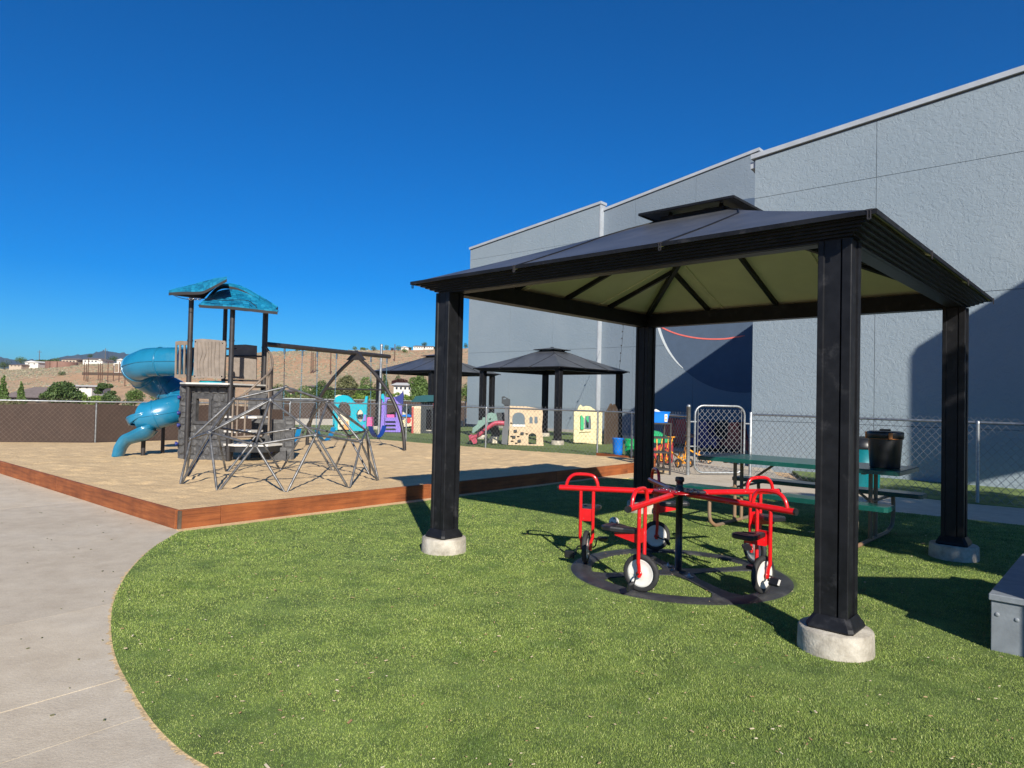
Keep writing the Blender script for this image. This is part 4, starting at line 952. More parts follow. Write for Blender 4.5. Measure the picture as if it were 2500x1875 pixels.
for k, (pa, pb, pl) in enumerate((((694, 738, 0), 0, 0), ((775, 822, 0), 0, 0), ((906, 945, 0), 0, 0))):
    A, B = on_beam(pa[0]), on_beam(pa[1])
    c0 = (A+B)/2; t = thing('swing', sw_lab[k], 'swing', (c0.x, c0.y, .5), group='belt swings on the swing frame')
    zb = .62
    for Q, s in ((A, -1), (B, 1)):
        MB().tube([Q-c0.xyz+Vector((0, 0, -.5-.05+c0.z-Q.z+Q.z)) if False else Vector((Q.x-c0.x, Q.y-c0.y, Q.z-.5-.05)), Vector((Q.x-c0.x, Q.y-c0.y, Q.z-.5-.18))], .02, 8).build('hanger', M['chrome'], t)
        ch = MB(); z = Q.z-.5-.18; pos = Vector((Q.x-c0.x, Q.y-c0.y, 0)); i = 0; drift = Vector((-.0, -.0, 0))
        while z > zb-.5:
            ux_ = Vector((1, 0, 0)) if i % 2 else Vector((0, 1, 0))
            ring = [pos*(1-.12*(Q.z-.5-z)/2)+ux_*.011*math.cos(a)+Vector((0, 0, z+.028*math.sin(a)-.028)) for a in [2*pi*j/6 for j in range(6)]]
            ch.tube(ring, .0042, 4, closed=True); z -= .048; i += 1
        ch.build('chain', M['chain_blue'] if k < 2 else M['chain_blue'], t)
    P_ = []; Av = Vector((A.x-c0.x, A.y-c0.y, zb-.5))*1; Av.x *= .88; Av.y *= .88; Bv = Vector((B.x-c0.x, B.y-c0.y, 0)); Bv.x *= .88; Bv.y *= .88; Av.z = Bv.z = zb-.5
    side = Vector((-(Bv-Av).y, (Bv-Av).x, 0)).normalized()*.07
    b = MB(); N = 12; vs = []
    for j in range(N+1):
        u = j/N; p = Av.lerp(Bv, u)+Vector((0, 0, -.28*(1-(2*u-1)**2)**.8)); vs += [p+side, p-side]
    vs2 = [v+Vector((0, 0, .012)) for v in vs]; b.add(vs+vs2, [(2*j, 2*j+1, 2*j+3, 2*j+2) for j in range(N)]+[(2*j+2+26, 2*j+3+26, 2*j+1+26, 2*j+26) for j in range(N)]+[(2*j, 2*j+2, 2*j+28, 2*j+26) for j in range(N)]+[(2*j+3, 2*j+1, 2*j+27, 2*j+29) for j in range(N)])
    b.build('seat', M['swing_blue'] if k < 2 else M['swing_navy'], t)

# ------------------------------------------------------------------ chain-link fences
def mesh_wires(b, p, q, z0, z1, pitch=.115, r=.0026, hgt=.125, z0b=None):
    p, q = Vector((p[0], p[1], 0)), Vector((q[0], q[1], 0)); d = q-p; Ln = d.length; d.normalize(); k_ = hgt/pitch
    H = z1-z0
    for s in (1, -1):
        n = int((Ln + H/k_)/pitch)+2
        for i in range(n):
            x0 = -H/k_ + i*pitch if s > 0 else i*pitch; x1 = x0 + (H/k_)*s
            a, c_ = (x0, z0), (x1, z1)
            def clip(u0, v0, u1, v1):
                t0, t1 = 0, 1
                for lo in (0, 1):
                    for lim in ((0,) if lo == 0 else (Ln,)):
                        f0 = (u0-lim) if lo == 0 else (lim-u0); f1 = (u1-lim) if lo == 0 else (lim-u1)
                        if f0 < 0 and f1 < 0: return None
                        if f0 < 0: t0 = max(t0, f0/(f0-f1))
                        elif f1 < 0: t1 = min(t1, f0/(f0-f1))
                if t1 <= t0: return None
                return (u0+(u1-u0)*t0, v0+(v1-v0)*t0, u0+(u1-u0)*t1, v0+(v1-v0)*t1)
            w_ = clip(a[0], a[1], c_[0], c_[1])
            if not w_: continue
            A = p+d*w_[0]+Vector((0, 0, w_[1])); B = p+d*w_[2]+Vector((0, 0, w_[3]))
            if (A-B).length > .02:
                nrm = Vector((-d.y, d.x, 0)); up = (B-A).normalized().cross(nrm)
                vs = [A+nrm*r*1.1, A-nrm*r*.6+up*r, A-nrm*r*.6-up*r, B+nrm*r*1.1, B-nrm*r*.6+up*r, B-nrm*r*.6-up*r]
                b.add(vs, [(0, 1, 4, 3), (1, 2, 5, 4), (2, 0, 3, 5)])
def fence(name, label, pts, h, posts, screen=False, r=.0026, post_r=.024, topr=.02, z0=.03, off=0):
    t = thing(name, label, 'fence', (pts[0][0], pts[0][1], 0)); O = Vector((pts[0][0], pts[0][1], 0))
    fx = lambda b: (setattr(b, 'v', [(x-O.x, y-O.y, z-O.z) for x, y, z in b.v]), b)[1]
    fx(MB().tube([(p[0], p[1], h) for p in pts], topr, 8)).build('top_rail', M['galv'], t)
    b = MB()
    for p, q in zip(pts[:-1], pts[1:]): mesh_wires(b, p, q, z0, h+.075, r=r)
    fx(b).build('wire_mesh', M['brown_wire'] if screen else M['galv_wire'], t, kind='stuff', fix=False)
    for p in posts:
        b = fx(MB().tube([(p[0], p[1]-.0, -.02), (p[0], p[1], h-.01)], post_r, 10)); po = b.build('post', M['galv'], t)
        fx(MB().lathe([(0, .03), (.02, .028), (post_r+.006, .01), (post_r+.006, -.02)], (p[0], p[1], h), 10)).build('post_cap', M['galv'], po)
    if screen:
        for p, q in zip(pts[:-1], pts[1:]):
            p, q = Vector((p[0], p[1], 0)), Vector((q[0], q[1], 0)); d = (q-p).normalized(); n_ = Vector((-d.y, d.x, 0))*.035
            N = max(4, int((q-p).length/.25)); b = MB(); vs = []
            for i in range(N+1):
                u = i/N; c_ = p.lerp(q, u)+n_*(1+.3*math.sin(u*N*1.3)); dip = .035+.075*abs(math.sin(u*(q-p).length*pi/3.2)) if screen == 2 else .02+.02*abs(math.sin(u*N*.4))
                vs += [c_+Vector((0, 0, .0)), c_+Vector((0, 0, h-dip))]
            b.add(vs, [(2*i, 2*i+2, 2*i+3, 2*i+1) for i in range(N)]); fx(b).build('windscreen', M['screen_brown'], t, fix=False)
    return t
bp0 = gnd(232, 1081); 
fence('screened_fence', 'chain-link fence with brown privacy screen behind the slide and tower', BROWN, 1.06, [(bp0.x, bp0.y), BROWN[0], (BROWN[0].x+3.6, BROWN[0].y+1.16), (-7.1, 21.85)], screen=2, r=.0019)
fence('chain_link_fence', 'grey chain-link fence between the sandbox and the fenced play yard', FENCE, 1.12, [(-3.21, 20.89), (-.69, 18.8), (2.13, 16.78), FENCE[0], (2.8, 15.8)], r=.0028)
gp = Vector((3.38, 13.0)); gq = Vector((4.63, 13.18))
fence('chain_link_fence', 'grey chain-link fence along the grey building to the right of the gate', [(4.66, 13.12), (6.86, 10.02), (8.9, 7.1)], 1.18, [(6.86, 10.02), (8.9, 7.1)], r=.003)
fence('screened_fence', 'far brown-screened fence at the back of the fenced play yard behind the toys', [(-11.5, 30.3), (-8.8, 31.2), (-2.3, 33.9)], 1.17, [(-8.8, 31.2), (-5.4, 32.6), (-2.3, 33.9)], screen=1, r=.003, z0=.2)
MB().box((-6.9, 31.55, .1), (9.6, .2, .36), rz=math.atan2(2.9, 9.4)).build('concrete_curb', M['plinth'])['kind'] = 'structure'
gt = thing('gate', 'galvanised chain-link gate with rounded corners between its two posts', 'gate', (gp.x, gp.y, 0)); GO = Vector((gp.x, gp.y, 0))
def ga(b, name, m_, parent=None, **k): b.v = [(x-GO.x, y-GO.y, z) for x, y, z in b.v]; return b.build(name, m_, parent or gt, **k)
pp = ga(MB().lathe([(.038, -.02), (.038, 1.29), (.04, 1.29), (.04, 1.315), (.03, 1.34), (0, 1.35)], (gp.x, gp.y, 0), 14), 'post', M['galv'])
pq = ga(MB().lathe([(.03, -.02), (.03, 1.21), (.022, 1.225), (0, 1.23)], (gq.x, gq.y, 0), 14), 'post', M['galv'])
gd = Vector((gq.x-gp.x, gq.y-gp.y, 0)); GL = gd.length; gd.normalize()
def gpt(s, z): return Vector((gp.x, gp.y, 0))+gd*s+Vector((0, 0, z))
s0, s1, zb_, zt = .13, GL-.13, .05, 1.33; rc = .17; fr_ = []
for cx_, cz_, a0 in ((s1-rc, zt-rc, 0), (s0+rc, zt-rc, 90), (s0+rc, zb_+rc, 180), (s1-rc, zb_+rc, 270)):
    for i in range(6): a = R(a0+18*i); fr_.append(gpt(cx_+rc*math.cos(a), cz_+rc*math.sin(a)))
gfo = ga(MB().tube(fr_, .021, 10, closed=True), 'gate_frame', M['galv'])
b = MB(); mesh_wires(b, gpt(s0+.06, 0), gpt(s1-.06, 0), zb_+.02, zt-.07, pitch=.11, r=.0025, hgt=.125); ga(b, 'wire_mesh', M['galv_wire'], kind='stuff', fix=False)
for s_ in (s0+.06, s1-.06): ga(MB().tube([gpt(s_, .1), gpt(s_, 1.26)], .006, 6), 'tension_bar', M['galv'])
for s_, zz in ((.03, .55), (.03, 1.02), (GL-.04, 1.0)):
    ga(MB().bar(gpt(s_-.07, zz), gpt(s_+.13 if s_ < .5 else s_+.04, zz), .02, .022), 'hinge', M['galv'])
pole = thing('pole', 'tall bare galvanised pole standing at the sandbox fence', 'pole', tuple(gnd(924, 1072.5)))
MB().tube([(0, 0, -.05), (.02, 0, 2.98)], .042, 12).build('shaft', M['galv'], pole); MB().lathe([(.045, 2.96), (.045, 3.02), (0, 3.04)], (.02, 0, 0), 12).build('cap', M['galv'], pole)

# ------------------------------------------------------------------ big grey building
bd = Vector((.757, -.653, 0)).normalized(); bn = Vector((bd.y, -bd.x, 0))      # along the walls / out towards the yard
def wall_panels(root, o, L0, L1, top0, top1, vj, hj, m_, out=.0, th=.04, gap=.009, gm=M['stucco']):
    T = Matrix(((bd.x, bn.x, 0, o.x), (bd.y, bn.y, 0, o.y), (0, 0, 1, 0), (0, 0, 0, 1)))
    tz = lambda s: top0+(top1-top0)*(s-L0)/(L1-L0)
    MB().prism([[(L0, -.1), (L1, -.1), (L1, tz(L1)-.02), (L0, tz(L0)-.02)]], -.3, 0, M=T).build('wall_core', gm, root)
    xs = [L0]+vj+[L1]; 
    for a, e in zip(xs[:-1], xs[1:]):
        zs = [-.1]+hj
        for i, z in enumerate(zs):
            a2, e2 = a+(gap/2 if a > L0 else 0), e-(gap/2 if e < L1 else 0)
            if i+1 < len(zs): q = [(a2, z+gap/2), (e2, z+gap/2), (e2, zs[i+1]-gap/2), (a2, zs[i+1]-gap/2)]
            else: q = [(a2, z+gap/2), (e2, z+gap/2), (e2, tz(e2)), (a2, tz(a2))]
            MB().prism([q], .001, th, M=T).build('wall_panel', m_, root)
    return T, tz
OB = Vector((0, 0, 0))
bl = thing('building', 'large windowless grey stucco building with sloping white coping behind the gazebos', 'building', (0, 0, 0))
# right wing, near
o1 = Vector((5.3, 15.0, 0)); T, tz = wall_panels(bl, o1, 0, 13, 6.78, 8.2, [2.43, 4.87, 7.3, 9.7], [1.02, 3.5, 5.92], M['stucco'])
MB().prism([[(-.08, 6.80), (13, 8.22), (13, 8.32), (-.08, 6.9)]], -.35, .1, M=T).build('coping', M['coping'], bl)
b = MB().prism([[(.25, 6.98), (1.0, 7.05), (1.0, 7.2), (.25, 7.12)]], -.8, -.5, M=T); b.build('roof_hatch', M['coping'], bl)
# return wall of the right wing, its flank lower
T2 = Matrix(((-bn.x, bd.x, 0, o1.x), (-bn.y, bd.y, 0, o1.y), (0, 0, 1, 0), (0, 0, 0, 1)))
MB().prism([[(.3, -.1), (10.6, -.1), (10.6, 6.6), (.3, 6.6)]], .0, .3, M=T2).build('side_wall', M['stucco'], bl)
MB().prism([[(.0, 6.62), (.5, 6.55), (.5, 6.7), (.0, 6.76)]], -.12, .02, M=T2).build('gutter', M['coping'], bl)
MB().prism([[(.3, 6.0), (13, 6.0), (13, 6.1), (.3, 6.1)]], -10.5, -.3, M=T).build('roof', M['coping'], bl)
# middle wall, recessed, with the painted disc
SCL = 1.08; zS = lambda z: EYE+(z-EYE)*SCL
o2 = Vector((3.5, 26.8, 0)); o2 = (o2 - bd*.1 + bn*.27)*SCL
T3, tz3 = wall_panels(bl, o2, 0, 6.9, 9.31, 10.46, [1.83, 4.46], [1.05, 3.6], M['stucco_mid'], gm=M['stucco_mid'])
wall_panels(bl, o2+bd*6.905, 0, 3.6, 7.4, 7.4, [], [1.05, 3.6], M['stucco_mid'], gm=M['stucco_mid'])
MB().prism([[(0, 9.33), (6.9, 10.48), (6.9, 10.59), (0, 9.44)]], -.35, .1, M=T3).build('coping', M['coping'], bl)
o3 = Vector((-2.0, 30.9, 0))*SCL; T4, tz4 = wall_panels(bl, o3, 0, 7.58, 8.64, 9.61, [2.68, 5.18], [1.02, 3.57, 8.15], M['stucco'])
MB().prism([[(-.05, 8.66), (7.63, 9.63), (7.63, 9.74), (-.05, 8.77)]], -.35, .1, M=T4).build('coping', M['coping'], bl)
MB().prism([[(7.535, -.1), (7.59, -.1), (7.59, 9.62), (7.535, 9.62)]], -.3, .055, M=T4).build('corner_trim', M['coping'], bl)
MB().prism([[(-.02, -.1), (7.6, -.1), (7.6, .12), (-.02, .12)]], .042, .12, M=T4).build('plinth', M['plinth'], bl)
MB().prism([[(0, -.1), (10, -.1), (10, .1), (0, .1)]], .042, .1, M=T3).build('plinth', M['plinth'], bl)
MB().prism([[(0, -.1), (12, -.1), (12, 8.1), (0, 8.1)]], .0, .3, M=Matrix(((-bn.x, bd.x, 0, o3.x), (-bn.y, bd.y, 0, o3.y), (0, 0, 1, 0), (0, 0, 0, 1)))).build('side_wall', M['stucco'], bl)
# painted disc, its pale crescent and the red arc on the middle wall
def onwall(px, py):
    q = wallpt(px, py, o2+bn*.04, bd); d = q-o2; return (d.dot(bd), q.z)
sc7 = .1507; zpx = lambda a, c_: (1560+a*sc7, 760+c_*sc7)
cp_ = [onwall(*zpx(*q)) for q in ((345, 290), (440, 550), (560, 750), (780, 990), (1100, 1190), (1400, 1290), (1765, 1320))]
A = np.array([[2*a, 2*c_, 1] for a, c_ in cp_]); s = np.linalg.lstsq(A, np.array([a*a+c_*c_ for a, c_ in cp_]), rcond=None)[0]; ccx, ccz = s[0], s[1]; crr = math.sqrt(s[2]+ccx**2+ccz**2)
disc = [(ccx+crr*math.cos(R(a)), ccz+crr*math.sin(R(a))) for a in range(0, 360, 4)]
disc = [(min(10.4, a), min(tz3(min(a, 6.9))-.05, max(.15, c_))) for a, c_ in disc]
MB().prism([disc], .0405, .044, M=T3).build('painted_disc', M['navy_disc'], bl)
a0, a1 = 120, 228; oc = []; ic = []
for i in range(31):
    a = a0+(a1-a0)*i/30; w_ = .13*math.sin(pi*min(1, (i+4)/34))**.7; oc.append((ccx+(crr+w_*.9)*math.cos(R(a)), ccz+(crr+w_*.9)*math.sin(R(a)))); ic.append((ccx+(crr-.02)*math.cos(R(a)), ccz+(crr-.02)*math.sin(R(a))))
MB().prism([oc+ic[::-1]], .0445, .05, M=T3).build('painted_crescent', M['white_line'], bl)
ra = [onwall(*zpx(*q)) for q in ((250, 190), (420, 285), (600, 360), (800, 410), (1000, 440), (1200, 450), (1400, 445), (1600, 415), (1715, 395))]
sp2 = spline([(a, c_, 0) for a, c_ in ra], 5); up_, dn_ = [], []
for i, v in enumerate(sp2):
    d = (sp2[min(i+1, len(sp2)-1)]-sp2[max(i-1, 0)]).normalized(); nn_ = Vector((-d.y, d.x, 0))*.026*(.5 if i > len(sp2)-4 else 1); up_.append((v.x+nn_.x, v.y+nn_.y)); dn_.append((v.x-nn_.x, v.y-nn_.y))
MB().prism([up_+dn_[::-1]], .0505, .056, M=T3).build('painted_arc', M['pink_line'], bl)
# thin cable with fittings from the wall down to the gazebo
cw = thing('cable', 'thin dark cable running from the grey building down to the second gazebo', 'cable', (0, 0, 0))
q0 = at(1524, 760, 26); q1 = at(1512, 903, 21.6); MB().tube([q0, q0.lerp(q1, .5)+Vector((.02, 0, -.02)), q1], .006, 5).build('line', M['black_metal'], cw)
for k in range(7):
    c_ = q0.lerp(q1, .15+.12*k); MB().box(c_, (.035, .035, .05)).build('fitting', M['black_metal'], cw)

# ------------------------------------------------------------------ toys inside the fenced yard
def toy(name, label, cat, px, py, dy=None):
    g = gnd(px, py) if dy is None else at(px, py, dy); return thing(name, label, cat, (g.x, g.y, 0)), Vector((g.x, g.y, 0))
def z3(L_): return [(780+a*.1537, 920+c_*.1537) for a, c_ in L_]
def z8(L_): return [(1140+a*.16274, 960+c_*.16274) for a, c_ in L_]
def ell(cx_, cy_, rx, ry, a0=0, a1=360, n=16): return [(cx_+rx*math.cos(R(a0+(a1-a0)*i/n)), cy_-ry*math.sin(R(a0+(a1-a0)*i/n))) for i in range(n if a1-a0 == 360 else n+1)]
# turquoise climber
t, O = toy('toy_climber', 'turquoise toddler climber with a cream rock wall and arched opening', 'climber', 850, 1052); D = O.y
pxpanel(z3([(240, 850), (228, 380), (250, 330), (300, 300), (370, 290), (440, 300), (500, 340), (545, 400), (600, 425), (660, 420), (715, 390), (730, 310), (765, 305), (750, 480), (735, 860), (470, 860), (480, 700), (500, 560), (480, 450), (420, 400), (340, 400), (300, 470), (290, 620), (285, 850)]), D-.5, .18, 'front_panel', M['p_turq'], t, holes=[z3(ell(640, 620, 55, 100))], tower=False, org=O)
pxpanel(z3([(290, 620), (330, 590), (400, 600), (470, 700), (478, 838), (290, 838)]), D-.42, .12, 'climbing_wall', M['p_cream'], t, tower=False, org=O)
pxpanel(z3([(400, 720), (450, 700), (470, 838), (385, 838)]), D-.45, .05, 'orange_patch', M['p_orange'], t, tower=False, org=O)
for a, c_ in ((320, 660), (320, 710), (330, 770), (380, 690), (370, 760)): pxpanel(z3(ell(a, c_, 16, 12, n=8)), D-.5, .08, 'hold', M['p_tan'], t, tower=False, org=O)
pxpanel(z3([(235, 360), (250, 300), (300, 284), (350, 290), (360, 310), (300, 320), (265, 370)]), D+.1, .15, 'back_arch', M['p_cream'], t, tower=False, org=O)
pxpanel(z3([(208, 850), (215, 480), (285, 480), (290, 850)]), D+.45, .1, 'side_panel', M['p_turq'], t, tower=False, org=O, holes=[z3([(232, 600), (262, 600), (262, 780), (232, 780)])])
pxpanel(z3([(590, 640), (600, 540), (640, 510), (690, 540), (700, 640)]), D+.5, .1, 'rear_arch', M['p_cream'], t, tower=False, org=O)
pxpanel(z3([(690, 700), (710, 600), (740, 600), (730, 700)]), D-.55, .05, 'purple_clip', M['p_purple'], t, tower=False, org=O); pxpanel(z3([(685, 840), (690, 760), (715, 760), (710, 840)]), D-.55, .05, 'purple_clip', M['p_purple'], t, tower=False, org=O)
MB().box((-.1, .1, .55), (.9, .8, .05)).build('platform', M['p_turq'], t)
# purple climber
t, O = toy('toy_climber', 'purple toddler climber with three step slots and dark blue fin', 'climber', 955, 1055); D = O.y
pxpanel(z3([(965, 875), (985, 560), (990, 330), (985, 290), (1010, 270), (1040, 320), (1090, 330), (1185, 320), (1215, 380), (1310, 450), (1300, 700), (1285, 880)]), D-.4, .16, 'front_panel', M['p_purple'], t, holes=[z3([(1058, 645), (1062, 400), (1085, 352), (1195, 352), (1208, 400), (1215, 645)])]+[z3([(1035, c_-13), (1050, c_-20), (1200, c_-20), (1215, c_-5), (1205, c_+12), (1050, c_+12)]) for c_ in (722, 780, 838)], tower=False, org=O)
pxpanel(z3([(1185, 325), (1260, 300), (1310, 250), (1325, 215), (1335, 300), (1325, 440), (1300, 450), (1240, 400)]), D+.1, .1, 'fin', M['p_navy'], t, tower=False, org=O)
pxpanel(z3([(1048, 640), (1055, 600), (1190, 600), (1210, 590), (1215, 648)]), D+.3, .3, 'pink_seat', M['p_pink'], t, tower=False, org=O)
pxpanel(z3([(978, 330), (985, 275), (1015, 268), (1030, 320), (1010, 360), (985, 350)]), D-.45, .06, 'turquoise_cap', M['p_turq'], t, tower=False, org=O)
pxpanel(z3([(1000, 350), (1012, 330), (1030, 330), (1030, 400), (1010, 400)]), D-.44, .04, 'turquoise_clip', M['p_turq'], t, tower=False, org=O)
pxpanel(z3([(740, 770), (748, 650), (790, 640), (825, 650), (830, 790), (780, 795)]), D+.0, .4, 'pink_slide_end', M['p_pink'], t, tower=False, org=O)
MB().box((0, .3, .5), (.8, .7, .05)).build('platform', M['p_purple'], t)
# play kitchen
t, O = toy('toy_kitchen', 'small cream toy kitchen with a red round door beside the purple climber', 'play kitchen', 993, 1046); D = O.y
pxpanel(z3([(1310, 800), (1320, 480), (1400, 440), (1460, 460), (1475, 780)]), D, .3, 'body', M['p_cream'], t, holes=[z3(ell(1410, 550, 22, 45))], tower=False, org=O)
pxpanel(z3(ell(1415, 690, 38, 42)), D-.05, .05, 'round_door', M['p_red'], t, tower=False, org=O); pxpanel(z3([(1310, 630), (1320, 600), (1450, 595), (1470, 620), (1440, 635)]), D-.12, .12, 'counter', M['p_blue'], t, tower=False, org=O)
pxpanel(z3([(1310, 740), (1312, 655), (1350, 655), (1350, 740)]), D-.04, .04, 'yellow_door', M['p_yellow'], t, tower=False, org=O)
# brick-patterned playhouse
t, O = toy('playhouse', 'playhouse with red brick corners, stone panel and roof in shade-darkened teal under the far gazebo', 'playhouse', 1035, 1058); D = O.y
pxpanel(z3([(1465, 890), (1465, 470), (1610, 460), (1600, 905)]), D-.2, .1, 'stone_panel', M['p_cream'], t, tower=False, org=O)
for r_ in range(11):
    for c_ in range(3):
        a = 1500+c_*34+(r_ % 2)*8; e = 495+r_*36; pxpanel(z3([(a, e), (a+26, e), (a+28, e+26), (a+1, e+28)]), D-.225, .02, 'stone', M['p_tan'], t, tower=False, org=O)
pxpanel(z3([(1462, 895), (1466, 480), (1495, 478), (1492, 897)]), D-.25, .08, 'brick_corner', M['p_brick'], t, tower=False, org=O)
pxpanel(z3([(1800, 895), (1812, 400), (1870, 380), (1868, 905)]), D-.25, .1, 'brick_corner', M['p_brick'], t, tower=False, org=O)
for r_ in range(11): pxpanel(z3([(1806, 420+r_*42), (1866, 420+r_*42), (1866, 448+r_*42), (1806, 450+r_*42)]), D-.272, .02, 'brick', M['p_red'], t, tower=False, org=O)
pxpanel(z3([(1600, 905), (1610, 400), (1812, 400), (1800, 905)]), D-.1, .1, 'shaded_front', M['p_greydark'], t, tower=False, org=O, holes=[z3([(1690, 860), (1700, 520), (1780, 520), (1780, 860)])])  # front and shell coloured dark to stand in for the gazebo's shade
pxpanel(z3([(1440, 400), (1500, 350), (1520, 310), (1680, 290), (1880, 290), (1900, 340), (1880, 390), (1560, 400)]), D-.35, 1.0, 'roof', M['p_teal_shaded'], t, tower=False, org=O)
MB().box((.3, .8, .45), (1.1, 1.0, .9)).build('shell', M['p_greydark'], t)
# tan castle with slide
t, O = toy('toy_castle', 'tan toy castle with arched windows, grey tower and red slide behind the fence', 'castle toy', 1290, 1088.5); D = O.y
pxpanel(z8([(620, 775), (640, 500), (640, 190), (900, 200), (1130, 240), (1140, 300), (1125, 520), (1150, 790)]), D, .12, 'castle_wall', M['p_tan'], t, tower=False, org=O,
        holes=[z8([(680, 505), (680, 370)]+ell(775, 370, 93, 82, 180, 0, 10)[1:]+[(868, 505)]), z8([(937, 455), (937, 375)]+ell(961, 375, 24, 26, 180, 0, 6)[1:]+[(985, 455)]), z8([(1012, 455), (1012, 375)]+ell(1036, 375, 24, 26, 180, 0, 6)[1:]+[(1060, 455)]), z8([(922, 768), (922, 650)]+ell(982, 650, 60, 52, 180, 0, 8)[1:]+[(1042, 768)])])
for k in range(26):
    a, c_ = random.choice([(650, 330), (655, 380), (650, 440), (900, 300), (905, 480), (1080, 300), (1085, 380), (1085, 440), (700, 230), (800, 235), (900, 240), (1000, 250), (700, 560), (650, 640), (820, 540), (880, 600), (870, 700), (720, 740), (1070, 560), (1100, 640), (950, 500), (1030, 500), (800, 680), (660, 710), (750, 640), (1100, 730)]); pxpanel(z8([(a, c_), (a+random.uniform(24, 44), c_), (a+40, c_+18), (a+2, c_+18)]), D-.014, .013, 'brick', M['p_tan'], t, tower=False, org=O)
for a, c_ in ((728, 566), (830, 602), (707, 655), (787, 715)): pxpanel(z8([(a-24, c_-16), (a+22, c_-18), (a+24, c_+16), (a-22, c_+18)]), D-.063, .06, 'foothold', M['p_greydark'], t, tower=False, org=O)
pxpanel(z8([(680, 500), (680, 468), (868, 470), (868, 505)]), D-.023, .02, 'counter', M['white_plastic'], t, tower=False, org=O)
pxpanel(z8([(520, 760), (530, 560), (565, 450), (560, 180), (640, 178), (625, 500), (605, 775)]), D+.15, .5, 'grey_tower', M['p_grey'], t, tower=False, org=O)
pxpanel(z8([(520, 150), (522, 52), (560, 45), (600, 70), (650, 95), (650, 175), (560, 178)]), D+.1, .35, 'lookout_top', M['p_greydark'], t, tower=False, org=O, holes=[z8([(540, 75), (575, 68), (590, 85), (545, 92)])])
pxpanel(z8([(440, 295), (560, 290), (565, 420), (460, 420)]), D+.45, .2, 'dark_side', M['p_greydark'], t, tower=False, org=O)
pxpanel(z8([(80, 590), (85, 520), (150, 470), (170, 410), (230, 400), (235, 365), (290, 360), (320, 300), (370, 290), (440, 310), (460, 410), (300, 440), (200, 520), (100, 600)]), D+.25, .12, 'green_boulder', M['p_sage'], t, tower=False, org=O, holes=[z8([(330, 385), (345, 375), (365, 380), (345, 410)])])
pxpanel(z8([(300, 500), (470, 490), (500, 620), (460, 740), (300, 740), (380, 600)]), D+.5, .1, 'slide_support', M['p_greydark'], t, tower=False, org=O)
sl_ = [at(*q, D-.02) for q in z8([(560, 455), (470, 450), (390, 465), (300, 530), (200, 610), (110, 660), (60, 675), (35, 690)])]
b = MB(); rows = []
for i, p in enumerate(spline(sl_, 4)):
    for k, (dy, dz) in enumerate(((-.16, .07), (-.15, 0), (-.1, -.03), (.1, -.03), (.15, 0), (.16, .07))): rows.append((p.x, p.y+dy+.0, p.z+dz))
nS = len(rows)//6; b.add(rows, [(i*6+k, i*6+k+1, (i+1)*6+k+1, (i+1)*6+k) for i in range(nS-1) for k in range(5)], True); b.v = [(x-O.x, y-O.y, z) for x, y, z in b.v]
so2 = b.build('slide', M['p_slide_red'], t, fix=False); md = so2.modifiers.new('s', 'SOLIDIFY'); md.thickness = .04
pxpanel(z8([(20, 640), (60, 620), (150, 690), (150, 750), (95, 762)]), D-.2, .35, 'slide_foot', M['p_slide_red'], t, tower=False, org=O)
for a in (400, 435): pxpanel(z8([(a-16, 750), (a-14, 665), (a+14, 660), (a+18, 752)]), D-.1, .08, 'cream_leg', M['p_cream'], t, tower=False, org=O)
# yellow playhouse
t, O = toy('playhouse', 'pale yellow brick-patterned playhouse with green shutters behind the chain-link fence', 'playhouse', 1432, 1083); D = O.y
pxpanel(z8([(1600, 735), (1605, 280), (1655, 250), (1680, 195), (1705, 172), (1740, 205), (1790, 190), (1850, 200), (1900, 235), (1925, 250), (1930, 275), (2030, 285), (2022, 768)]), D-.3, .12, 'front_wall', M['p_yellow'], t, tower=False, org=O, holes=[z8([(1762, 545), (1762, 400), (1775, 360)]+ell(1812, 365, 45, 35, 150, 30, 6)+[(1860, 400), (1862, 545)])])
for r_ in range(9):
    for c_ in (0, 1, 2, 3, 4, 5):
        a = 1612+c_*70+(r_ % 2)*30; e = 300+r_*50
        if a > 1980 or (1660 < a+30 and a < 1870 and 330 < e+20 and e < 580): continue
        pxpanel(z8([(a, e), (a+58, e+2), (a+58, e+42), (a, e+40)]), D-.314, .013, 'brick', M['p_yellow'], t, tower=False, org=O)
pxpanel(z8([(1706, 545), (1706, 335), (1725, 330), (1755, 375), (1755, 545)]), D-.36, .05, 'shutter', M['p_green'], t, tower=False, org=O); pxpanel(z8([(1790, 520), (1790, 345), (1825, 345), (1825, 520)]), D+.5, .05, 'shutter', M['p_green'], t, tower=False, org=O)
pxpanel(z8([(1690, 585), (1710, 560), (1860, 562), (1862, 575), (1740, 580)]), D-.36, .06, 'sill', M['p_yellow'], t, tower=False, org=O)
b = MB().prism([[(0, 0), (1.15, 0), (1.15, 1.0), (.75, 1.28), (.6, 1.2), (.45, 1.3), (.2, 1.1), (0, 1.0)]], -.03, .03, M=Matrix(((.5, .87, 0, .55), (.87, -.5, 0, -.25), (0, 0, 1, 0), (0, 0, 0, 1)))); b.build('side_wall', M['p_brown'], t)  # shaded side of the yellow house, its shade painted in as brown
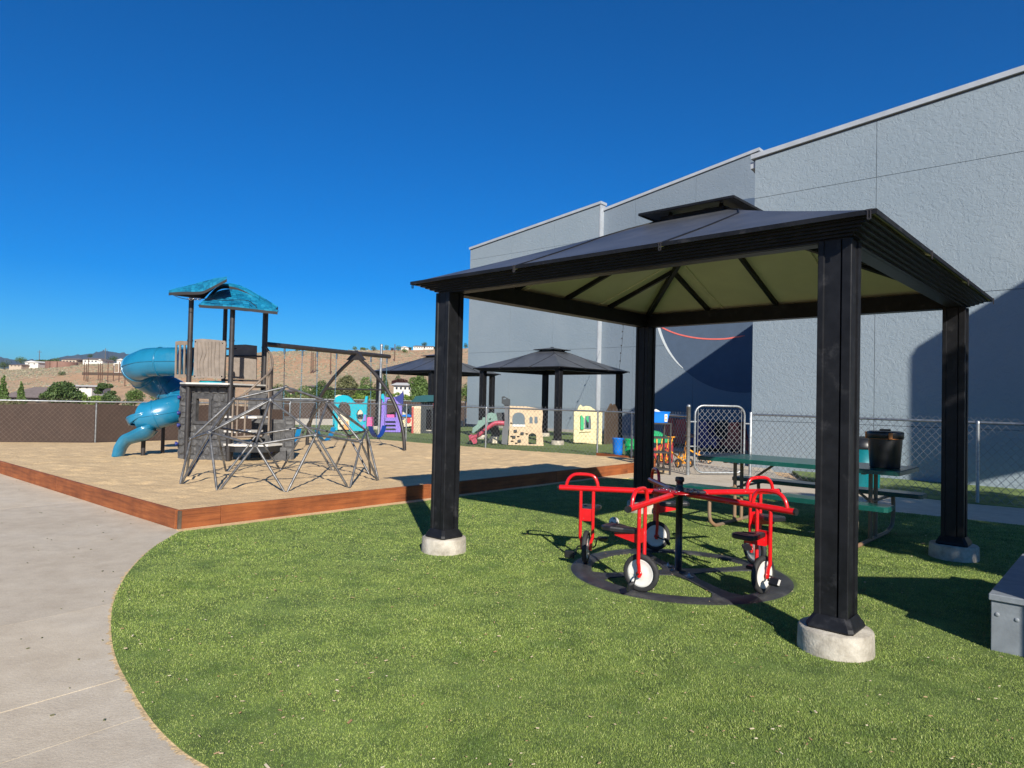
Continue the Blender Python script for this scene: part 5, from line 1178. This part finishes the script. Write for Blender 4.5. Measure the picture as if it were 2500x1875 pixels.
# bins
for k, (px, py, m_, lab, w_) in enumerate(((1508, 1113.8, 'p_blue', 'bright blue plastic bin standing behind the fence on the turf', 27.5), (1538, 1116, 'bin_green', 'green ribbed plastic bin beside the blue bin behind the fence', 28))):
    g = gnd(px, py); r_ = w_/2*g.y/F; t = thing('plastic_bin', lab, 'bin', (g.x, g.y, 0), group='plastic bins behind the fence')
    h = 44*g.y/F; b = MB()
    pr = [(0, 0), (r_*.78, 0), (r_*.86, h*.3), (r_*.86, h*.31)] + ([(r_*.95, h*.33), (r_*.95, h*.36), (r_*.9, h*.38), (r_*.9, h*.6), (r_*.98, h*.62), (r_*.98, h*.66), (r_*.94, h*.68)] if k else []) + [(r_*1.0, h*.97), (r_*1.06, h), (r_*.98, h), (r_*.8, h*.2), (0, h*.15)]
    b.lathe(pr, n=24); b.build('body', M[m_], t)
# metal cart with blue crate
g = gnd(1633, 1160); ct = thing('metal_cart', 'dark metal shelf cart with three shelves in front of the fence near the gate', 'cart', (g.x-.2, g.y+.16, 0), R(8))
W_, Dp, Ht = .4, .34, .985
for x, y in ((-W_/2, -Dp/2), (W_/2, -Dp/2), (W_/2, Dp/2), (-W_/2, Dp/2)): MB().bar((x, y, 0), (x, y, Ht), .03, .03).build('leg', M['tower_post'], ct)
for z in (.1, .42, .7, .97): 
    b = MB(); b.rbox((0, 0, z), (W_+.02, Dp+.02, .03), b=.004); b.build('shelf', M['tower_post'], ct)
cr = thing('blue_crate', 'blue crate with an orange-marked white label on top of the dark metal cart', 'crate', (g.x-.25, g.y+.16, .987), R(8))
b = MB(); 
b.add([(-.16, -.13, 0), (.2, -.13, 0), (.2, .13, 0), (-.16, .13, 0), (-.18, -.15, .2), (.24, -.15, .2), (.24, .15, .2), (-.18, .15, .2)], [(3, 2, 1, 0), (0, 1, 5, 4), (1, 2, 6, 5), (2, 3, 7, 6), (3, 0, 4, 7)])
o = b.build('tub', M['p_blue'], cr); md = o.modifiers.new('s', 'SOLIDIFY'); md.thickness = .012
MB().tube([(-.18, -.15, .2), (.24, -.15, .2), (.24, .15, .2), (-.18, .15, .2)], .014, 6, closed=True).build('rim', M['p_blue'], cr)
lb_ = MB().box((.165, -.148, .09), (.055, .006, .14)).build('label', M['white_plastic'], cr)
for z in (.06, .125): MB().box((.165, -.153, z), (.035, .004, .03)).build('print', M['p_orange'], lb_)
tt = thing('white_toy', 'crumpled white toy lying in the top of the blue crate', 'toy', (g.x-.22, g.y+.12, 1.19)); MB().rbox((0, 0, .0), (.13, .1, .07), b=.02, M=Matrix.Rotation(.5, 3, 'Y')).build('body', M['white_plastic'], tt)
tt = thing('toy_ball', 'small orange ball lying in the blue crate beside the white toy', 'ball', (g.x-.33, g.y+.12, 1.18)); MB().lathe([(.05*math.sin(pi*i/10), -.05*math.cos(pi*i/10)) for i in range(11)], n=16).build('shell', M['p_orange'], tt)
# orange trikes behind the fence
def trike(px, py, rz, lab, s=1.0):
    g = gnd(px, py); t = thing('tricycle', lab, 'tricycle', (g.x, g.y, 0), rz, 'orange tricycles behind the gate fence')
    for (x, y, r_) in ((.3, 0, .13), (-.22, -.17, .095), (-.22, .17, .095)):
        w_ = MB().lathe([(r_*.72, -.016), (r_*.95, -.018), (r_, 0), (r_*.95, .018), (r_*.72, .016), (r_*.72, -.016)], (x, y, r_), 20, M=Matrix.Rotation(pi/2, 3, 'X')).build('wheel', M['rubber'], t)
        b = MB(); b.lathe([(0, -.012), (.03, -.012), (.03, .012), (0, .012)], (x, y, r_), 10, M=Matrix.Rotation(pi/2, 3, 'X'))
        for k in range(5): a = 2*pi*k/5; b.bar((x, y, r_), (x+r_*.74*math.cos(a), y, r_+r_*.74*math.sin(a)), .012, .02)
        b.build('spokes', M['trike_orange'], w_)
    b = MB()
    for s_ in (-1, 1): b.tube([(.3, s_*.035, .13), (.27, s_*.035, .3), (.2, s_*.06, .62)], .013, 8)
    b.tube([(.2, -.17, .62), (.2, .17, .62)], .014, 8); b.tube([(.25, 0, .34), (.05, 0, .24), (-.22, 0, .12)], .018, 8); b.tube([(-.22, -.17, .095), (-.22, .17, .095)], .012, 8)
    b.tube([(-.05, 0, .2), (-.08, 0, .3)], .014, 8); b.build('frame', M['trike_orange'], t)
    MB().rbox((-.09, 0, .32), (.2, .16, .03), b=.012).build('saddle', M['black_plastic'], t)
    for s_ in (-1, 1): MB().tube([(.2, s_*.12, .62), (.2, s_*.19, .62)], .018, 8).build('grip', M['black_plastic'], t)
trike(1612, 1137, R(250), 'orange tricycle seen from the front behind the metal cart')
trike(1652, 1139, R(120), 'orange tricycle with tall handlebar just left of the gate post')
trike(1700, 1131, R(190), 'low orange tricycle seen through the chain-link gate')
# green and red ride-on car beside them
g = gnd(1596, 1128); t = thing('toy_seesaw', 'green and red plastic rocking toy behind the metal cart', 'rocking toy', (g.x, g.y, 0), R(-20))
MB().prism([[(-.35, .5), (-.3, .66), (-.1, .74), (.1, .7), (.3, .58), (.42, .5), (.2, .44), (-.1, .46)]], -.12, .12).build('green_shell', M['p_green'], t)
MB().prism([[(-.3, .02), (-.32, .3), (-.05, .28), (.2, .44), (.42, .46), (.42, .02), (.2, .0), (0, .1)]], -.1, .1).build('red_base', M['p_red'], t)
# toys in the shade along the wall behind the gate
for k, (px, py, m_, lab) in enumerate(((1640, 1118, 'p_red', 'dark red ride-on car in the wall shade left of the gate post'), (1725, 1108, 'p_teal_shaded', 'dark teal ride-on car in the shade seen through the gate'), (1722, 1122, 'p_navy', 'dark navy ride-on car low in the shade behind the gate'), (1762, 1112, 'p_greydark', 'black ride-on car in the shade at the middle of the gate'), (1800, 1114, 'p_brick', 'dark red ride-on car in the shade at the right of the gate'), (1665, 1122, 'p_red', 'small red ride-on car in the shade behind the big gate post'))):
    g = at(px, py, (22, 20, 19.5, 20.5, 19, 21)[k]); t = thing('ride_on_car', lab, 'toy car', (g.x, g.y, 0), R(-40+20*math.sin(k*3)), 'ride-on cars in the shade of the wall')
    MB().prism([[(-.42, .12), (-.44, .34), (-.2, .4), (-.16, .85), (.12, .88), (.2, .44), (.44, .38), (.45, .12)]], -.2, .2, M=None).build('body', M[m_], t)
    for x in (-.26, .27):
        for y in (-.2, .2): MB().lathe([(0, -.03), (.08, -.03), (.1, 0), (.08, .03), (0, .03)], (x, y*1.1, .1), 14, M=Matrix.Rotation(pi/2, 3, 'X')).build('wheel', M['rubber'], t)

# ------------------------------------------------------------------ vegetation
def crown(b_pts, n, s, flat_=.5):
    """n leaf clumps spread through a set of ellipsoids (cx,cy,cz,rx,ry,rz)"""
    w_ = np.array([e[3]*e[4]+e[3]*e[5] for e in b_pts]); w_ = w_/w_.sum(); idx = rng.choice(len(b_pts), n, p=w_)
    E = np.array(b_pts)[idx]; d = rng.normal(size=(n, 3)); d /= np.linalg.norm(d, axis=1)[:, None]
    r_ = rng.uniform(.55, 1.08, n)**.6; c_ = E[:, :3]+d*r_[:, None]*E[:, 3:6]
    a = rng.normal(size=(n, 3)); a /= np.linalg.norm(a, axis=1)[:, None]; q = np.cross(a, rng.normal(size=(n, 3))); q /= np.linalg.norm(q, axis=1)[:, None]
    sz = s*rng.uniform(.5, 1.3, n)[:, None]
    V = np.stack([c_-a*sz*.5-q*sz*.35, c_+a*sz*.5-q*sz*.3, c_+a*sz*.1+q*sz*.6], 1)
    return V.reshape(-1, 3)
def tree(name, label, cat, px, py, d, wpx, hpx, leafm, kind='round', n=1500, base=None, group=None):
    """tree whose crown spans wpx by hpx photo pixels, its crown bottom at pixel (px, py), d metres away"""
    if d < 90 and 'plum' not in name and py > 960: py += 10; hpx += 10; wpx *= 1.08
    q = at(px, py, d); sx = d/F; W_, H_ = wpx*sx, hpx*sx
    gzv = float(terr(q.x, q.y)) if base is None else base
    if gzv > q.z: gzv = q.z-.3
    t = thing(name, label, cat, (q.x, q.y, gzv), group=group); hz = q.z-gzv; e = []; n = int(n*2)
    if kind == 'round':
        for k in range(9):
            a = 2*pi*k/9+random.random(); rr = .3*W_*random.uniform(.5, 1); e.append((rr*math.cos(a), rr*math.sin(a), hz+H_*random.uniform(.25, .72), W_*random.uniform(.16, .27), W_*random.uniform(.16, .27), H_*random.uniform(.16, .27)))
        e.append((0, 0, hz+H_*.68, W_*.25, W_*.25, H_*.3)); e.append((0, 0, hz+H_*.35, W_*.4, W_*.4, H_*.3))
    elif kind == 'cone':
        for k in range(9): f = k/8; e.append((random.uniform(-.06, .06)*W_, 0, hz+H_*(.06+.86*f), W_*.5*(1-.86*f)*random.uniform(.8, 1.1), W_*.4*(1-.86*f), H_*.1))
    elif kind == 'bush':
        for k in range(7): e.append((W_*random.uniform(-.36, .36), W_*random.uniform(-.2, .2), hz+H_*random.uniform(.2, .55), W_*random.uniform(.14, .26), W_*.2, H_*random.uniform(.25, .42)))
    elif kind == 'pine':
        for k in range(12):
            a = random.random()*2*pi; f = random.random(); rr = W_*.36*(1-.6*f); e.append((rr*math.cos(a), rr*math.sin(a)*.7, hz+H_*(.12+.8*f), W_*.15, W_*.15, H_*.09))
    V = crown(e, n, max(W_, H_)*.05+.1*sx*10*.15); o = npobj('crown', V, np.arange(len(V)).reshape(-1, 3), M[leafm], parent=t)
    if d < 400:
        b = MB(); b.tube([(0, 0, -.2), (W_*.02, 0, hz*.5+.2), (0, 0, hz+H_*.6)], .1, 7, radii=[W_*.04+.05, W_*.03+.03, W_*.012+.01])
        for k in range(4): a = k*1.6+.4; b.tube([(0, 0, hz+H_*.12), (W_*.25*math.cos(a), W_*.25*math.sin(a), hz+H_*.5)], .05, 5, radii=[W_*.018+.02, .01])
        b.build('trunk', M['trunk'], t)
    return t
T_ = tree
T_('poplar_tree', 'tall dark green poplar cut by the left edge beyond the fence', 'tree', 6, 978, 60, 34, 62, 'leaf_mid', 'cone', 1800)
T_('conifer_tree', 'young thin conifer in front of the brown house roof', 'tree', 50, 976, 52, 26, 46, 'leaf_mid', 'cone', 1300)
T_('shade_tree', 'broad dark green tree left of the slide beyond the brown fence', 'tree', 152, 978, 57, 96, 48, 'leaf_dark', 'round', 3200)
T_('bush', 'yellow-green bush between the broad tree and the spiky pine', 'bush', 208, 978, 58, 62, 24, 'leaf_lime', 'bush', 1300)
T_('pine_tree', 'dark spiky pine left of the slide', 'tree', 255, 978, 60, 62, 44, 'leaf_dark', 'pine', 1800)
T_('bush', 'pale lime bush at the foot of the spiky pine', 'bush', 240, 979, 55, 40, 16, 'leaf_lime', 'bush', 700)
T_('shade_tree', 'green tree just left of the blue tube slide', 'tree', 328, 980, 62, 44, 34, 'leaf_mid', 'round', 1500)
T_('bush', 'pale green shrub at the far left fence top', 'bush', 25, 984, 45, 60, 14, 'leaf_olive', 'bush', 700)
T_('shade_tree', 'green tree seen between slide and stone tower', 'tree', 400, 976, 64, 60, 40, 'leaf_mid', 'round', 1500)
T_('shade_tree', 'green tree behind the curved handrail right of the tower', 'tree', 678, 978, 62, 54, 42, 'leaf_dark', 'round', 1500)
T_('bush', 'green shrub behind the climbing dome top', 'bush', 725, 980, 56, 60, 26, 'leaf_mid', 'bush', 1300)
T_('shade_tree', 'dark green tree behind the swing chains', 'tree', 785, 978, 62, 50, 52, 'leaf_dark', 'round', 2200)
T_('shade_tree', 'tall olive-brown tree inside the arched swing leg', 'tree', 848, 978, 68, 62, 64, 'leaf_olive', 'round', 2800)
T_('shade_tree', 'mid green tree right of the olive-brown tree in the swing arch', 'tree', 893, 974, 66, 56, 56, 'leaf_mid', 'round', 2600)
T_('bush', 'lime green bush row above the turquoise climber', 'bush', 880, 984, 54, 62, 26, 'leaf_lime', 'bush', 1500)
T_('conifer_tree', 'dark conifer behind the galvanised pole', 'tree', 938, 976, 64, 34, 66, 'leaf_dark', 'cone', 1700)
T_('plum_tree', 'dark purple plum tree above the white flat-roofed house', 'tree', 976, 946, 88, 50, 22, 'leaf_purple', 'round', 1500)
T_('conifer_tree', 'dark green conifer top above the purple plum tree', 'tree', 972, 940, 95, 30, 28, 'leaf_dark', 'cone', 1000)
T_('shade_tree', 'large leafy green tree right of the white house', 'tree', 1026, 976, 70, 60, 62, 'leaf_mid', 'round', 3000)
T_('bush', 'light green shrubs above the purple climber', 'bush', 972, 984, 55, 56, 30, 'leaf_lime', 'bush', 1400)
T_('bush', 'green shrubs under the white house', 'bush', 1010, 980, 60, 60, 22, 'leaf_mid', 'bush', 1200)
T_('shade_tree', 'green tree glimpsed beside the corner of the grey building', 'tree', 1138, 975, 68, 40, 40, 'leaf_mid', 'round', 1200)
T_('bush', 'dark green shrub mass just above the fence left of the slide', 'bush', 285, 984, 50, 60, 26, 'leaf_dark', 'bush', 1100)
T_('bush', 'olive shrubs low above the fence between swing chains one and two', 'bush', 715, 984, 52, 90, 28, 'leaf_olive', 'bush', 1500)
T_('shade_tree', 'rounded green tree behind the top of the climbing dome', 'tree', 742, 978, 70, 48, 40, 'leaf_mid', 'round', 1500)
T_('bush', 'dark shrubs filling the gap left of the swing arch', 'bush', 810, 984, 60, 70, 44, 'leaf_dark', 'bush', 1800)
T_('shade_tree', 'grey-green tree against the slope right of the second gazebo post', 'tree', 920, 978, 74, 40, 44, 'leaf_olive', 'round', 1400)
T_('bush', 'green shrubs above the purple climber fin and teal roof', 'bush', 1045, 984, 58, 66, 36, 'leaf_mid', 'bush', 1600)
# trees and shrubs on the ridge
ridge = [(51, 889, 27, 20, 'leaf_mid', 'round', 'dark round tree on the ridge beside the white gabled house'), (10, 901, 30, 24, 'leaf_dark', 'round', 'dark tree group on the ridge at the left edge'), (138, 886, 20, 14, 'leaf_mid', 'round', 'green tree on the ridge behind the water tank'),
         (220, 872, 14, 8, 'leaf_dark', 'round', 'dark tree top behind the white ridge house'), (274, 886, 23, 19, 'leaf_dark', 'round', 'dark round tree on the ridge just left of the slide'), (80, 897, 30, 10, 'leaf_dark', 'bush', 'dark shrubs in front of the white gabled house'),
         (165, 889, 26, 9, 'leaf_dark', 'bush', 'dark shrubs at the foot of the tan ridge house'), (149, 917, 21, 13, 'leaf_dark', 'bush', 'single dark shrub halfway down the dry slope'), (727, 857, 12, 6, 'leaf_dark', 'bush', 'small dark shrub on the bare ridge above the swings'),
         (755, 857, 16, 7, 'leaf_dark', 'bush', 'wide dark shrub on the bare ridge between swing chains'), (785, 857, 16, 5, 'leaf_dark', 'bush', 'low shrub on the ridge by the third swing chain'), (866, 855, 14, 11, 'leaf_mid', 'round', 'round tree on the ridge left of the frame gusset'),
         (890, 855, 26, 9, 'leaf_mid', 'bush', 'long green thicket on the ridge above the gusset'), (912, 857, 17, 14, 'leaf_dark', 'round', 'dark tree on the ridge left of the galvanised pole'), (943, 855, 17, 15, 'leaf_mid', 'round', 'round green tree on the ridge right of the galvanised pole'),
         (958, 856, 12, 9, 'leaf_purple', 'bush', 'dark reddish shrub on the ridge'), (972, 857, 18, 15, 'leaf_mid', 'round', 'green tree on the ridge beside the small white house'), (986, 861, 20, 13, 'leaf_mid', 'bush', 'green shrubs below the small white ridge house'),
         (1036, 846, 17, 12, 'leaf_dark', 'round', 'tree standing behind the long white ridge house'), (1003, 853, 10, 8, 'leaf_mid', 'bush', 'shrub left of the long white ridge house'), (1061, 852, 7, 8, 'leaf_mid', 'bush', 'small shrub right of the long white ridge house'), (1137, 851, 13, 15, 'leaf_dark', 'round', 'tree on the ridge beside the corner of the grey building'), (655, 859, 12, 5, 'leaf_dark', 'bush', 'small shrub on the ridge beside the tower posts'), (120, 884, 60, 6, 'leaf_dark', 'bush', 'distant tree line on the ridge behind the water tank')]
for px, py, w_, h_, lm, kd, lab in ridge:
    q = hit(px, py, 100); T_('ridge_tree' if kd == 'round' else 'ridge_shrub', lab, 'tree' if kd == 'round' else 'shrub', px, py, max(q.y, 150), w_, h_, lm, kd, 420, group='trees and shrubs on the ridge')
# sagebrush over the slope
N = 22000; y = rng.uniform(95, 335, N); s = rng.uniform(-.85, .12, N); x = s*y; keep = (np.sin(x*.05+y*.02)+np.sin(y*.09-x*.03)+rng.normal(0, .8, N)) > -.35
road = np.abs(y-(150+20*np.sin(s*8))) < 7; keep &= ~road
x, y = x[keep], y[keep]; z = terr(x, y); N = len(x); w_ = rng.uniform(.18, .5, N)*(.5+y/420); h_ = w_*rng.uniform(.5, .9, N)
Vb = np.array([(-1, -.6, 0), (1, -.6, 0), (.9, .7, 0), (-.8, .8, 0), (-.4, -.4, 1), (.5, 0, .85)]); V = Vb[None]*np.stack([w_, w_, h_], -1)[:, None]; a = rng.uniform(0, 6.28, N); ca, sa = np.cos(a), np.sin(a)
Vx = V[:, :, 0]*ca[:, None]-V[:, :, 1]*sa[:, None]+x[:, None]; Vy = V[:, :, 0]*sa[:, None]+V[:, :, 1]*ca[:, None]+y[:, None]; Vz = V[:, :, 2]+z[:, None]-.05
V = np.stack([Vx, Vy, Vz], -1).reshape(-1, 3); Fb = np.array([(0, 1, 4), (1, 5, 4), (1, 2, 5), (2, 3, 5), (3, 4, 5), (3, 0, 4)]); Fc = (np.arange(N)[:, None, None]*6+Fb[None]).reshape(-1, 3)
npobj('sagebrush', V, Fc, M['leaf_sage'], kind='stuff')

# ------------------------------------------------------------------ houses, tank and poles on the hill
def house(px0, px1, py0, py1, d, wallm, lab, hip=.35, deep=9, wins=3, group=None, name='house', roofm='house_roof', gable=False, eave=None):
    """house whose front spans px0..px1 and whose eave/base are at py0/py1"""
    a = at(px0, py1, d); b_ = at(px1, py1, d); top = at((px0+px1)/2, py0, d).z; W_ = (b_-a).length; H_ = top-a.z; c_ = (a+b_)/2
    t = thing(name, lab, 'house', (c_.x, c_.y, a.z), math.atan2(b_.y-a.y, b_.x-a.x), group)
    eh = H_*(eave or (.62 if gable else .66)); MB().box((0, deep/2, eh/2-1), (W_, deep, eh+2)).build('wall', M[wallm], t)
    r_ = MB(); o = .4; x = W_/2+o
    if gable: vs = [(-x, -o, eh), (x, -o, eh), (x, deep+o, eh), (-x, deep+o, eh), (0, -o, H_), (0, deep+o, H_)]; fs = [(0, 1, 4), (1, 2, 5, 4), (2, 3, 5), (3, 0, 4, 5), (3, 2, 1, 0)]
    else: vs = [(-x, -o, eh), (x, -o, eh), (x, deep+o, eh), (-x, deep+o, eh), (-x+W_*hip*.5, deep/2, H_), (x-W_*hip*.5, deep/2, H_)]; fs = [(0, 1, 5, 4), (1, 2, 5), (2, 3, 4, 5), (3, 0, 4), (3, 2, 1, 0)]
    r_.add(vs, fs); r_.build('roof', M[roofm], t)
    if gable:
        g_ = MB(); g_.add([(-W_/2, -.02, eh), (W_/2, -.02, eh), (0, -.02, H_-.25)], [(0, 1, 2)]); g_.add([(-W_/2, -o-.03, eh-.02), (W_/2, -o-.03, eh-.02), (0, -o-.03, H_-.15)], [(0, 1, 2)]); g_.build('gable', M[wallm], t)
    for k in range(wins):
        xx = -W_/2+W_*(k+.7)/(wins+.4); f = MB().box((xx, -.03, eh*.55), (W_*.1, .06, eh*.32)).build('window', M['house_glass'], t)
    return t
house(61, 93, 880.5, 892, 315, 'house_white', 'white gabled house on the ridge left of the water tank', gable=True, wins=2, group='houses on the ridge', roofm='house_white')
house(22, 52, 888, 896, 310, 'house_tan', 'low pale house on the ridge at the far left', wins=3, group='houses on the ridge')
house(150, 186, 873.5, 886.5, 318, 'house_tan', 'tan two-storey house on the ridge right of the water tank', wins=4, group='houses on the ridge')
house(186, 202, 876.5, 886, 322, 'p_brown', 'small dark brown house on the ridge', wins=1, group='houses on the ridge')
house(202, 240, 873, 886.5, 320, 'house_white', 'long white house with grey roof on the ridge', wins=4, group='houses on the ridge')
house(239, 250, 876, 886.5, 318, 'house_white', 'small white wing beside the long white ridge house', gable=True, wins=1, group='houses on the ridge')
house(285, 306, 875, 886, 315, 'house_white', 'cream gabled house on the ridge beside the blue slide', gable=True, wins=1, group='houses on the ridge')
house(1009, 1034, 842, 852.5, 325, 'house_white', 'long white house on the ridge above the far gazebo, left half', wins=4, group='houses on the ridge')
house(1033, 1058, 843, 852, 328, 'house_white', 'long white house on the ridge above the far gazebo, right half', wins=4, group='houses on the ridge')
house(979, 997, 845, 852.5, 325, 'house_white', 'small white gabled house on the ridge above the swing beam end', gable=True, wins=1, group='houses on the ridge')
house(961, 1007, 933, 956, 80, 'house_white', 'white flat-roofed house among the trees behind the swings', deep=7, wins=4, roofm='house_white', hip=.1)
house(119, 148, 938, 952, 82, 'house_white', 'white house roof showing behind the broad dark tree', deep=6, wins=1, roofm='house_white')
house(184, 224, 940, 950, 84, 'house_white', 'long white flat roof right of the broad dark tree', deep=4, wins=2, roofm='house_white')
house(6, 118, 944, 988, 64, 'p_brown', 'dark house with wide brown hip roof just beyond the brown fence', deep=4, wins=3, hip=.9, eave=.42)
house(690, 712, 950, 966, 78, 'house_tan', 'small house with dark roof behind the climbing dome', deep=6, wins=1)
house(748, 772, 940, 952, 85, 'house_tan', 'small grey-roofed house behind the swing chains', deep=6, wins=1)
q0, q1 = at(93, 896.6, 300), at(162, 895, 300); c_ = (q0+q1)/2; r_ = (q1-q0).length/2; tk = thing('water_tank', 'wide round reddish-brown water tank on the ridge', 'tank', (c_.x, c_.y+r_, c_.z)); hh = 13.2*300/F
MB().lathe([(r_, -3), (r_, hh), (r_*.98, hh+.15), (0, hh+.5)], n=40).build('shell', M['tank'], tk)
for a in (-100, -72): MB().bar((r_*1.01*math.cos(R(a)), r_*1.01*math.sin(R(a)), -1), (r_*1.01*math.cos(R(a)), r_*1.01*math.sin(R(a)), hh), .3, .2).build('pipe', M['rust_pole'], tk)
def pole_(px, yt, yb, lab, m_='rust_pole', w_=.13, d=None, group='rusty poles on the hill'):
    q = hit(px, yb) if d is None else at(px, yb, d); h = (yb-yt)*q.y/F; t = thing('utility_pole', lab, 'pole', tuple(q), group=group)
    MB().tube([(0, 0, -1), (0, 0, h)], w_*1.3, 7, radii=[w_*1.2, w_*.9]).build('shaft', M[m_], t); return t, h
ORD = ['first', 'second', 'third', 'fourth', 'fifth', 'sixth', 'seventh', 'eighth', 'ninth', 'tenth']
for oi, (a, top, bot) in enumerate(((1415, 380, 690), (1450, 400, 705), (1480, 300, 710), (1655, 410, 695), (1685, 390, 760), (1720, 400, 715), (1815, 370, 715), (1910, 430, 700), (2005, 370, 715), (2105, 640, 790))):
    pole_(a*.1447, 830+top*.1447, 830+bot*.1447, ORD[oi]+' from the left of the rusty poles left of the blue slide', w_=.11)
for oi, (a, top, bot) in enumerate(((505, 160, 392), (517, 170, 388), (530, 168, 390), (549, 180, 383), (570, 230, 383), (708, 170, 402))):
    pole_(640+a*.2351, 820+top*.2351, 820+bot*.2351, ORD[oi]+' from the left of the rusty poles on the slope behind the swing chains', w_=.16 if a == 708 else .1)
for a, top, bot, lab in ((657, 175, 465, 'tall grey utility pole on the ridge beside the water tank'), (1772, 140, 410, 'tall grey utility pole on the ridge between two houses')):
    t, h = pole_(a*.1447, 830+top*.1447, 830+bot*.1447, lab, 'pole_grey', .16, group='grey utility poles'); MB().bar((-1.1, 0, h-.8), (1.1, 0, h-.8), .12, .15).build('crossarm', M['pole_grey'], t)
pole_(640+1375*.2351, 820+85*.2351, 820+262*.2351, 'brown wooden utility pole on the slope right of the galvanised pole', 'rust_pole', .16, group='grey utility poles')
a, b_ = hit(202, 916), hit(300, 918); gb2 = thing('guard_rail', 'long dark brown rail wall running across the dry slope', 'wall', tuple(a)); MB().bar((0, 0, .4), b_-a+Vector((0, 0, .5)), .5, 1.1).build('rail', M['p_brown'], gb2)
# small rail fence, pale
a, b_ = hit(278, 912), hit(302, 912); rf = thing('rail_fence', 'pale post-and-rail fence on the slope beside the slide', 'fence', tuple(a))
for k in range(3): p = a.lerp(b_, k/2)-a; MB().bar(p, p+Vector((0, 0, 3.4)), .25, .25).build('post', M['house_white'], rf)
MB().bar(Vector((0, 0, 3.3)), b_-a+Vector((0, 0, 3.3)), .2, .25).build('rail', M['house_white'], rf); MB().bar(Vector((0, 0, .3)), b_-a+Vector((0, 0, .3)), .2, .25).build('rail', M['house_white'], rf)

# ------------------------------------------------------------------ things beyond the right edge whose shade falls into the picture
def big_tree(x, y, crowns, n, lab):
    t = thing('shade_tree', lab, 'tree', (x, y, 0)); V = crown(crowns, n, .17); npobj('crown', V, np.arange(len(V)).reshape(-1, 3), M['leaf_mid'], parent=t)
    b = MB(); b.tube([(0, 0, -.1), (.05, 0, 1.6), (0, .1, 3.8)], .14, 10, radii=[.17, .13, .05])
    for k in range(5): a = k*1.3; b.tube([(0, 0, 1.7+.2*k), (1.1*math.cos(a), 1.1*math.sin(a), 3.0+.2*k)], .05, 6, radii=[.07, .02])
    b.build('trunk', M['trunk'], t)
big_tree(6.3, 1.2, [(-.3, 0, 3.6, 1.25, 1.2, 1.1), (.5, .3, 3.5, 1.3, 1.2, 1.2), (-.6, .1, 3.2, .9, 1.0, .8), (.2, 0, 4.1, 1.0, 1.0, .8)], 5200, 'leafy tree beyond the right edge that shades the picnic table end')
big_tree(8.9, 1.2, [(-.3, 0, 3.9, 1.35, 1.2, 1.3), (.6, .3, 4.0, 1.3, 1.2, 1.3), (-.9, .1, 3.6, 1.0, 1.0, 1.1), (.2, 0, 4.7, 1.1, 1.0, .9)], 5200, 'leafy tree beyond the right edge that shades the fence')
cb_ = thing('bench_shade_box', 'unseen grey box added beyond the right edge to shade the painted bench', 'shade_box', (3.75, 2.75, 0)); MB().rbox((0, 0, .68), (1.2, .45, 1.3), b=.01).build('body', M['grey_paint'], cb_); MB().rbox((0, 0, 1.35), (1.26, .5, .03), b=.006).build('top', M['grey_paint'], cb_)  # invented box out of view, added to shade the bench top
sg = thing('shadow_caster', 'unseen raised gabled panel added beyond the right edge to shadow the building wall', 'shadow_caster', (9.45, 5.0, 0), 0)
MB().prism([[(0, 4.05), (6, 4.05), (6, 8.6), (2.6, 8.1), (0, 6.7)]], -.15, .15).build('shadow_panel', M['stucco'], sg)  # invented panel on posts, shaped to cast the sloping shadow on the wall
for x in (1.8, 5.6): MB().box((x, .4, 2.0), (.2, .2, 4.1)).build('post', M['black_metal'], sg)

# ------------------------------------------------------------------ the air
hm = bpy.data.materials.new('air'); hm.use_nodes = True; n = hm.node_tree.nodes; n.clear()
pv = n.new('ShaderNodeVolumePrincipled'); pv.inputs['Color'].default_value = (.45, .7, 1, 1); pv.inputs['Density'].default_value = .0001; pv.inputs['Anisotropy'].default_value = .2
mo = n.new('ShaderNodeOutputMaterial'); hm.node_tree.links.new(pv.outputs[0], mo.inputs['Volume'])
hz = MB().box((0, 0, 0), (1, 1, 1)).build('haze', hm, kind='stuff'); hz.scale = (26000, 26000, 360); hz.location = (0, 0, 100)
